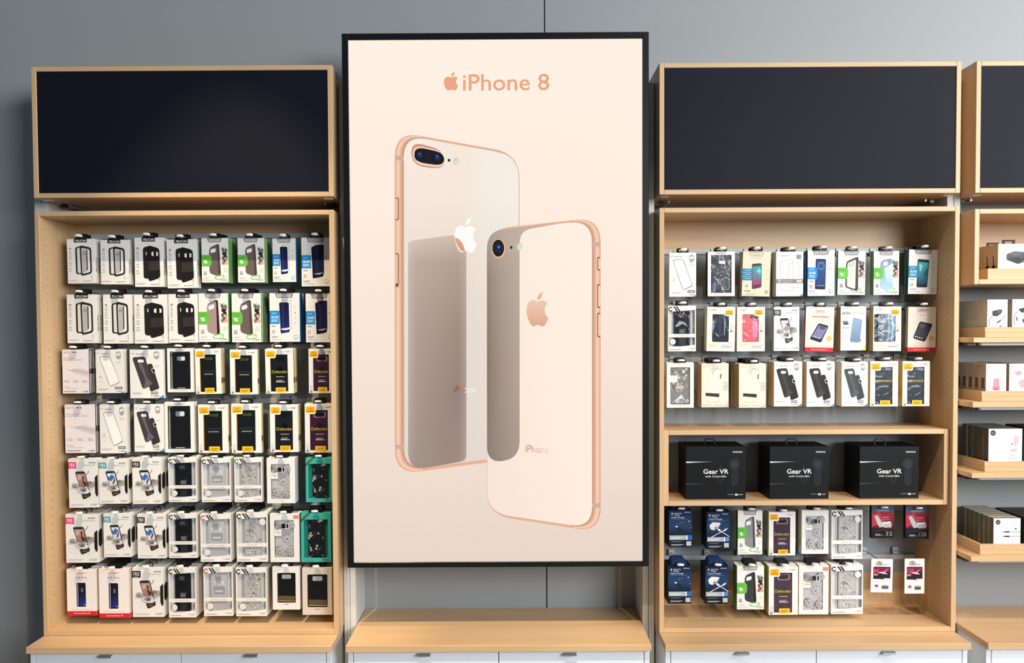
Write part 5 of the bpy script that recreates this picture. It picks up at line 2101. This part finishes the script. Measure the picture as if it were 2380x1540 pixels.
def art_bank(P):
    P.e('#3f4246', .13, .13, .085)
    P.lines('#9a9da1', .08, .18, (.12, .14), .012)
    P.t('#8b9096', 'belkin', .95, .12, .035, 'r', w=.20)
    P.lines('#cfd1d5', .06, .20, (.28, .32, .36, .44, .52, .58), .014)
    P.rq('#e6d6da', [(.62, .22), (.80, .18), (.80, .54), (.62, .50)], .04)
    P.rq('#e3b2bd', [(.76, .19), (.90, .23), (.88, .50), (.75, .54)], .04)
    P.r('#55555a', .66, .46, .73, .485)
    P.rq('#c9b3b8', [(.64, .62), (.86, .60), (.86, .70), (.64, .71)], .02)
    for v in (.79, .89):
        P.rr('#e0bcc4', .62, v, .82, v + .06, .02)
        P.r('#dcb6be', .82, v + .02, .98, v + .035)


def art_cable(P):
    P.e('#3f4246', .16, .15, .095)
    P.lines('#9a9da1', .10, .22, (.14, .17), .014)
    P.t('#8b9096', 'belkin', .93, .15, .05, 'r', w=.24)
    P.lines('#cfd1d5', .08, .24, (.38, .42, .68, .72), .016)
    P.p('#6d6f73', [(.82, .36), (.88, .40), (.82, .45), (.77, .40)])
    for v, c in ((.52, '#3a3b3f'), (.69, '#232427')):
        P.rr(c, .40, v - .025, .60, v + .03, .03)
        P.rr('#8d9095', .33, v - .02, .42, v + .025, .01)
        P.r(c, .60, v - .004, 1.0, v + .012)


def art_dark(P):
    P.r('#1a1b1e', 0.01, 0.01, .99, .99)
    P.lines('#8d9095', .10, .80, (.06,), .02)


fz = z0 + T
tz = tray(2291, 0.02, fz + 0.0003, at(2300, 623.6, 0.02)[1], 'maple display tray inside the wall cubby at the right edge', 1)
stock('plug', 'white box picturing a black plug, frontmost in the right edge cubby', 'black plug boxes', 2320, 2398, 566.6, 623, 0.045, 0.105, 2, art_plug, tz, '#cdb49a', tabs=True,
      lab2='box with black tab, %s from front in the right edge cubby')

SH = (
    # shelf front top/bottom, left corner px, tray left px, tray top px, label word
    (784, 796, 2259, 2287, 760, 'uppermost'),
    (934, 947, 2257, 2281, 909, 'second highest'),
    (1099, 1111, 2257, 2289.6, 1072.6, 'third highest'),
    (1293, 1305, 2256, 2281, 1265, 'lowest'),
)
tz = []
for yt, yb_, xl, xt, ytr, wd_ in SH:
    zt_, zb_ = at(xl, yt, 0.0)[1], at(xl, yb_, 0.0)[1]
    e = empty('wall_shelf', ((X4 + XE) / 2, YW - 0.003, zb_), f'{wd_} open maple shelf at the right edge', 'shelf', 'open maple shelves')
    bevel_box('board', X4, 0.0, zb_, XE, YW - 0.003, zt_, WOOD_X, e)
    bevel_box('support_strip', X4 + 0.05, 0.03, zb_ - 0.012, XE, 0.05, zb_ - 0.0003, WHITE, e, 0.0008)
    bevel_box('bracket', X4 + 0.004, 0.05, zb_ - 0.013, X4 + 0.05, 0.11, zb_ - 0.0003, BLACKPL, e, 0.001)
    Yt = 0.030
    tz.append(tray(xt, Yt, zt_ + 0.0003, at(xt, ytr, Yt)[1], f'maple display tray on the {wd_} open shelf at the right edge'))

YS = 0.050
stock('car', 'white box picturing a black car charger, frontmost on the uppermost open shelf', 'car charger boxes', 2295, 2342, 696, 759, YS, 0.072, 3, art_car, tz[0], '#c6bda9',
      lab2='plain sided car charger box, %s from front, uppermost open shelf')
stock('car', 'white box picturing two charger pieces, uppermost open shelf, cut by the photo edge', 'car charger boxes', 2353, 2408, 695, 759, YS, 0.072, 3, art_car2, tz[0], '#b9b2a4',
      lab2='car charger box, %s from front, uppermost open shelf, cut by photo edge')
stock('pink', 'white box picturing a pink car charger, frontmost on the second highest shelf', 'pink charger boxes', 2292, 2339, 845.6, 908, YS, 0.043, 5, art_pink, tz[1], '#b49f86',
      lab2='pink car charger box, %s from front, second highest open shelf')
stock('pink2', 'white box picturing pink charger pieces, second highest shelf, cut by photo edge', 'pink charger boxes', 2346, 2398, 845, 908, YS, 0.043, 5, art_pink2, tz[1], '#b49f86',
      lab2='pink charger piece box, %s from front, second highest shelf, photo edge')
stock('bank', 'wide white box picturing a pink power pack, third highest open shelf', 'power pack boxes', 2298, 2376, 996, 1072, YS, 0.037, 5, art_bank, tz[2], '#544d40',
      lab2='dark sided power pack box, %s from front, third highest open shelf')
stock('dark', 'black box beside the pink power pack box, third highest open shelf', 'black boxes', 2379, 2450, 992, 1072, YS + .02, 0.06, 2, art_dark, tz[2], '#17181a', front='#17181a',
      lab2='black box, %s from front, third highest open shelf')
stock('cable', 'small white box picturing a black cable, lowest open shelf', 'cable boxes', 2309.6, 2372, 1204, 1264.5, YS, 0.031, 7, art_cable, tz[3], '#6a6048', top='#8d8672', gap=0.003,
      lab2='olive sided cable box, %s from front, lowest open shelf')
stock('dark2', 'dark carton behind the cable boxes, lowest open shelf, cut by photo edge', 'dark cartons', 2380, 2460, 1202, 1264.5, YS + .045, 0.045, 4, art_dark, tz[3], '#2e2b24', front='#2a2822', gap=0.004,
      lab2='dark carton, %s from front, lowest open shelf, photo edge')
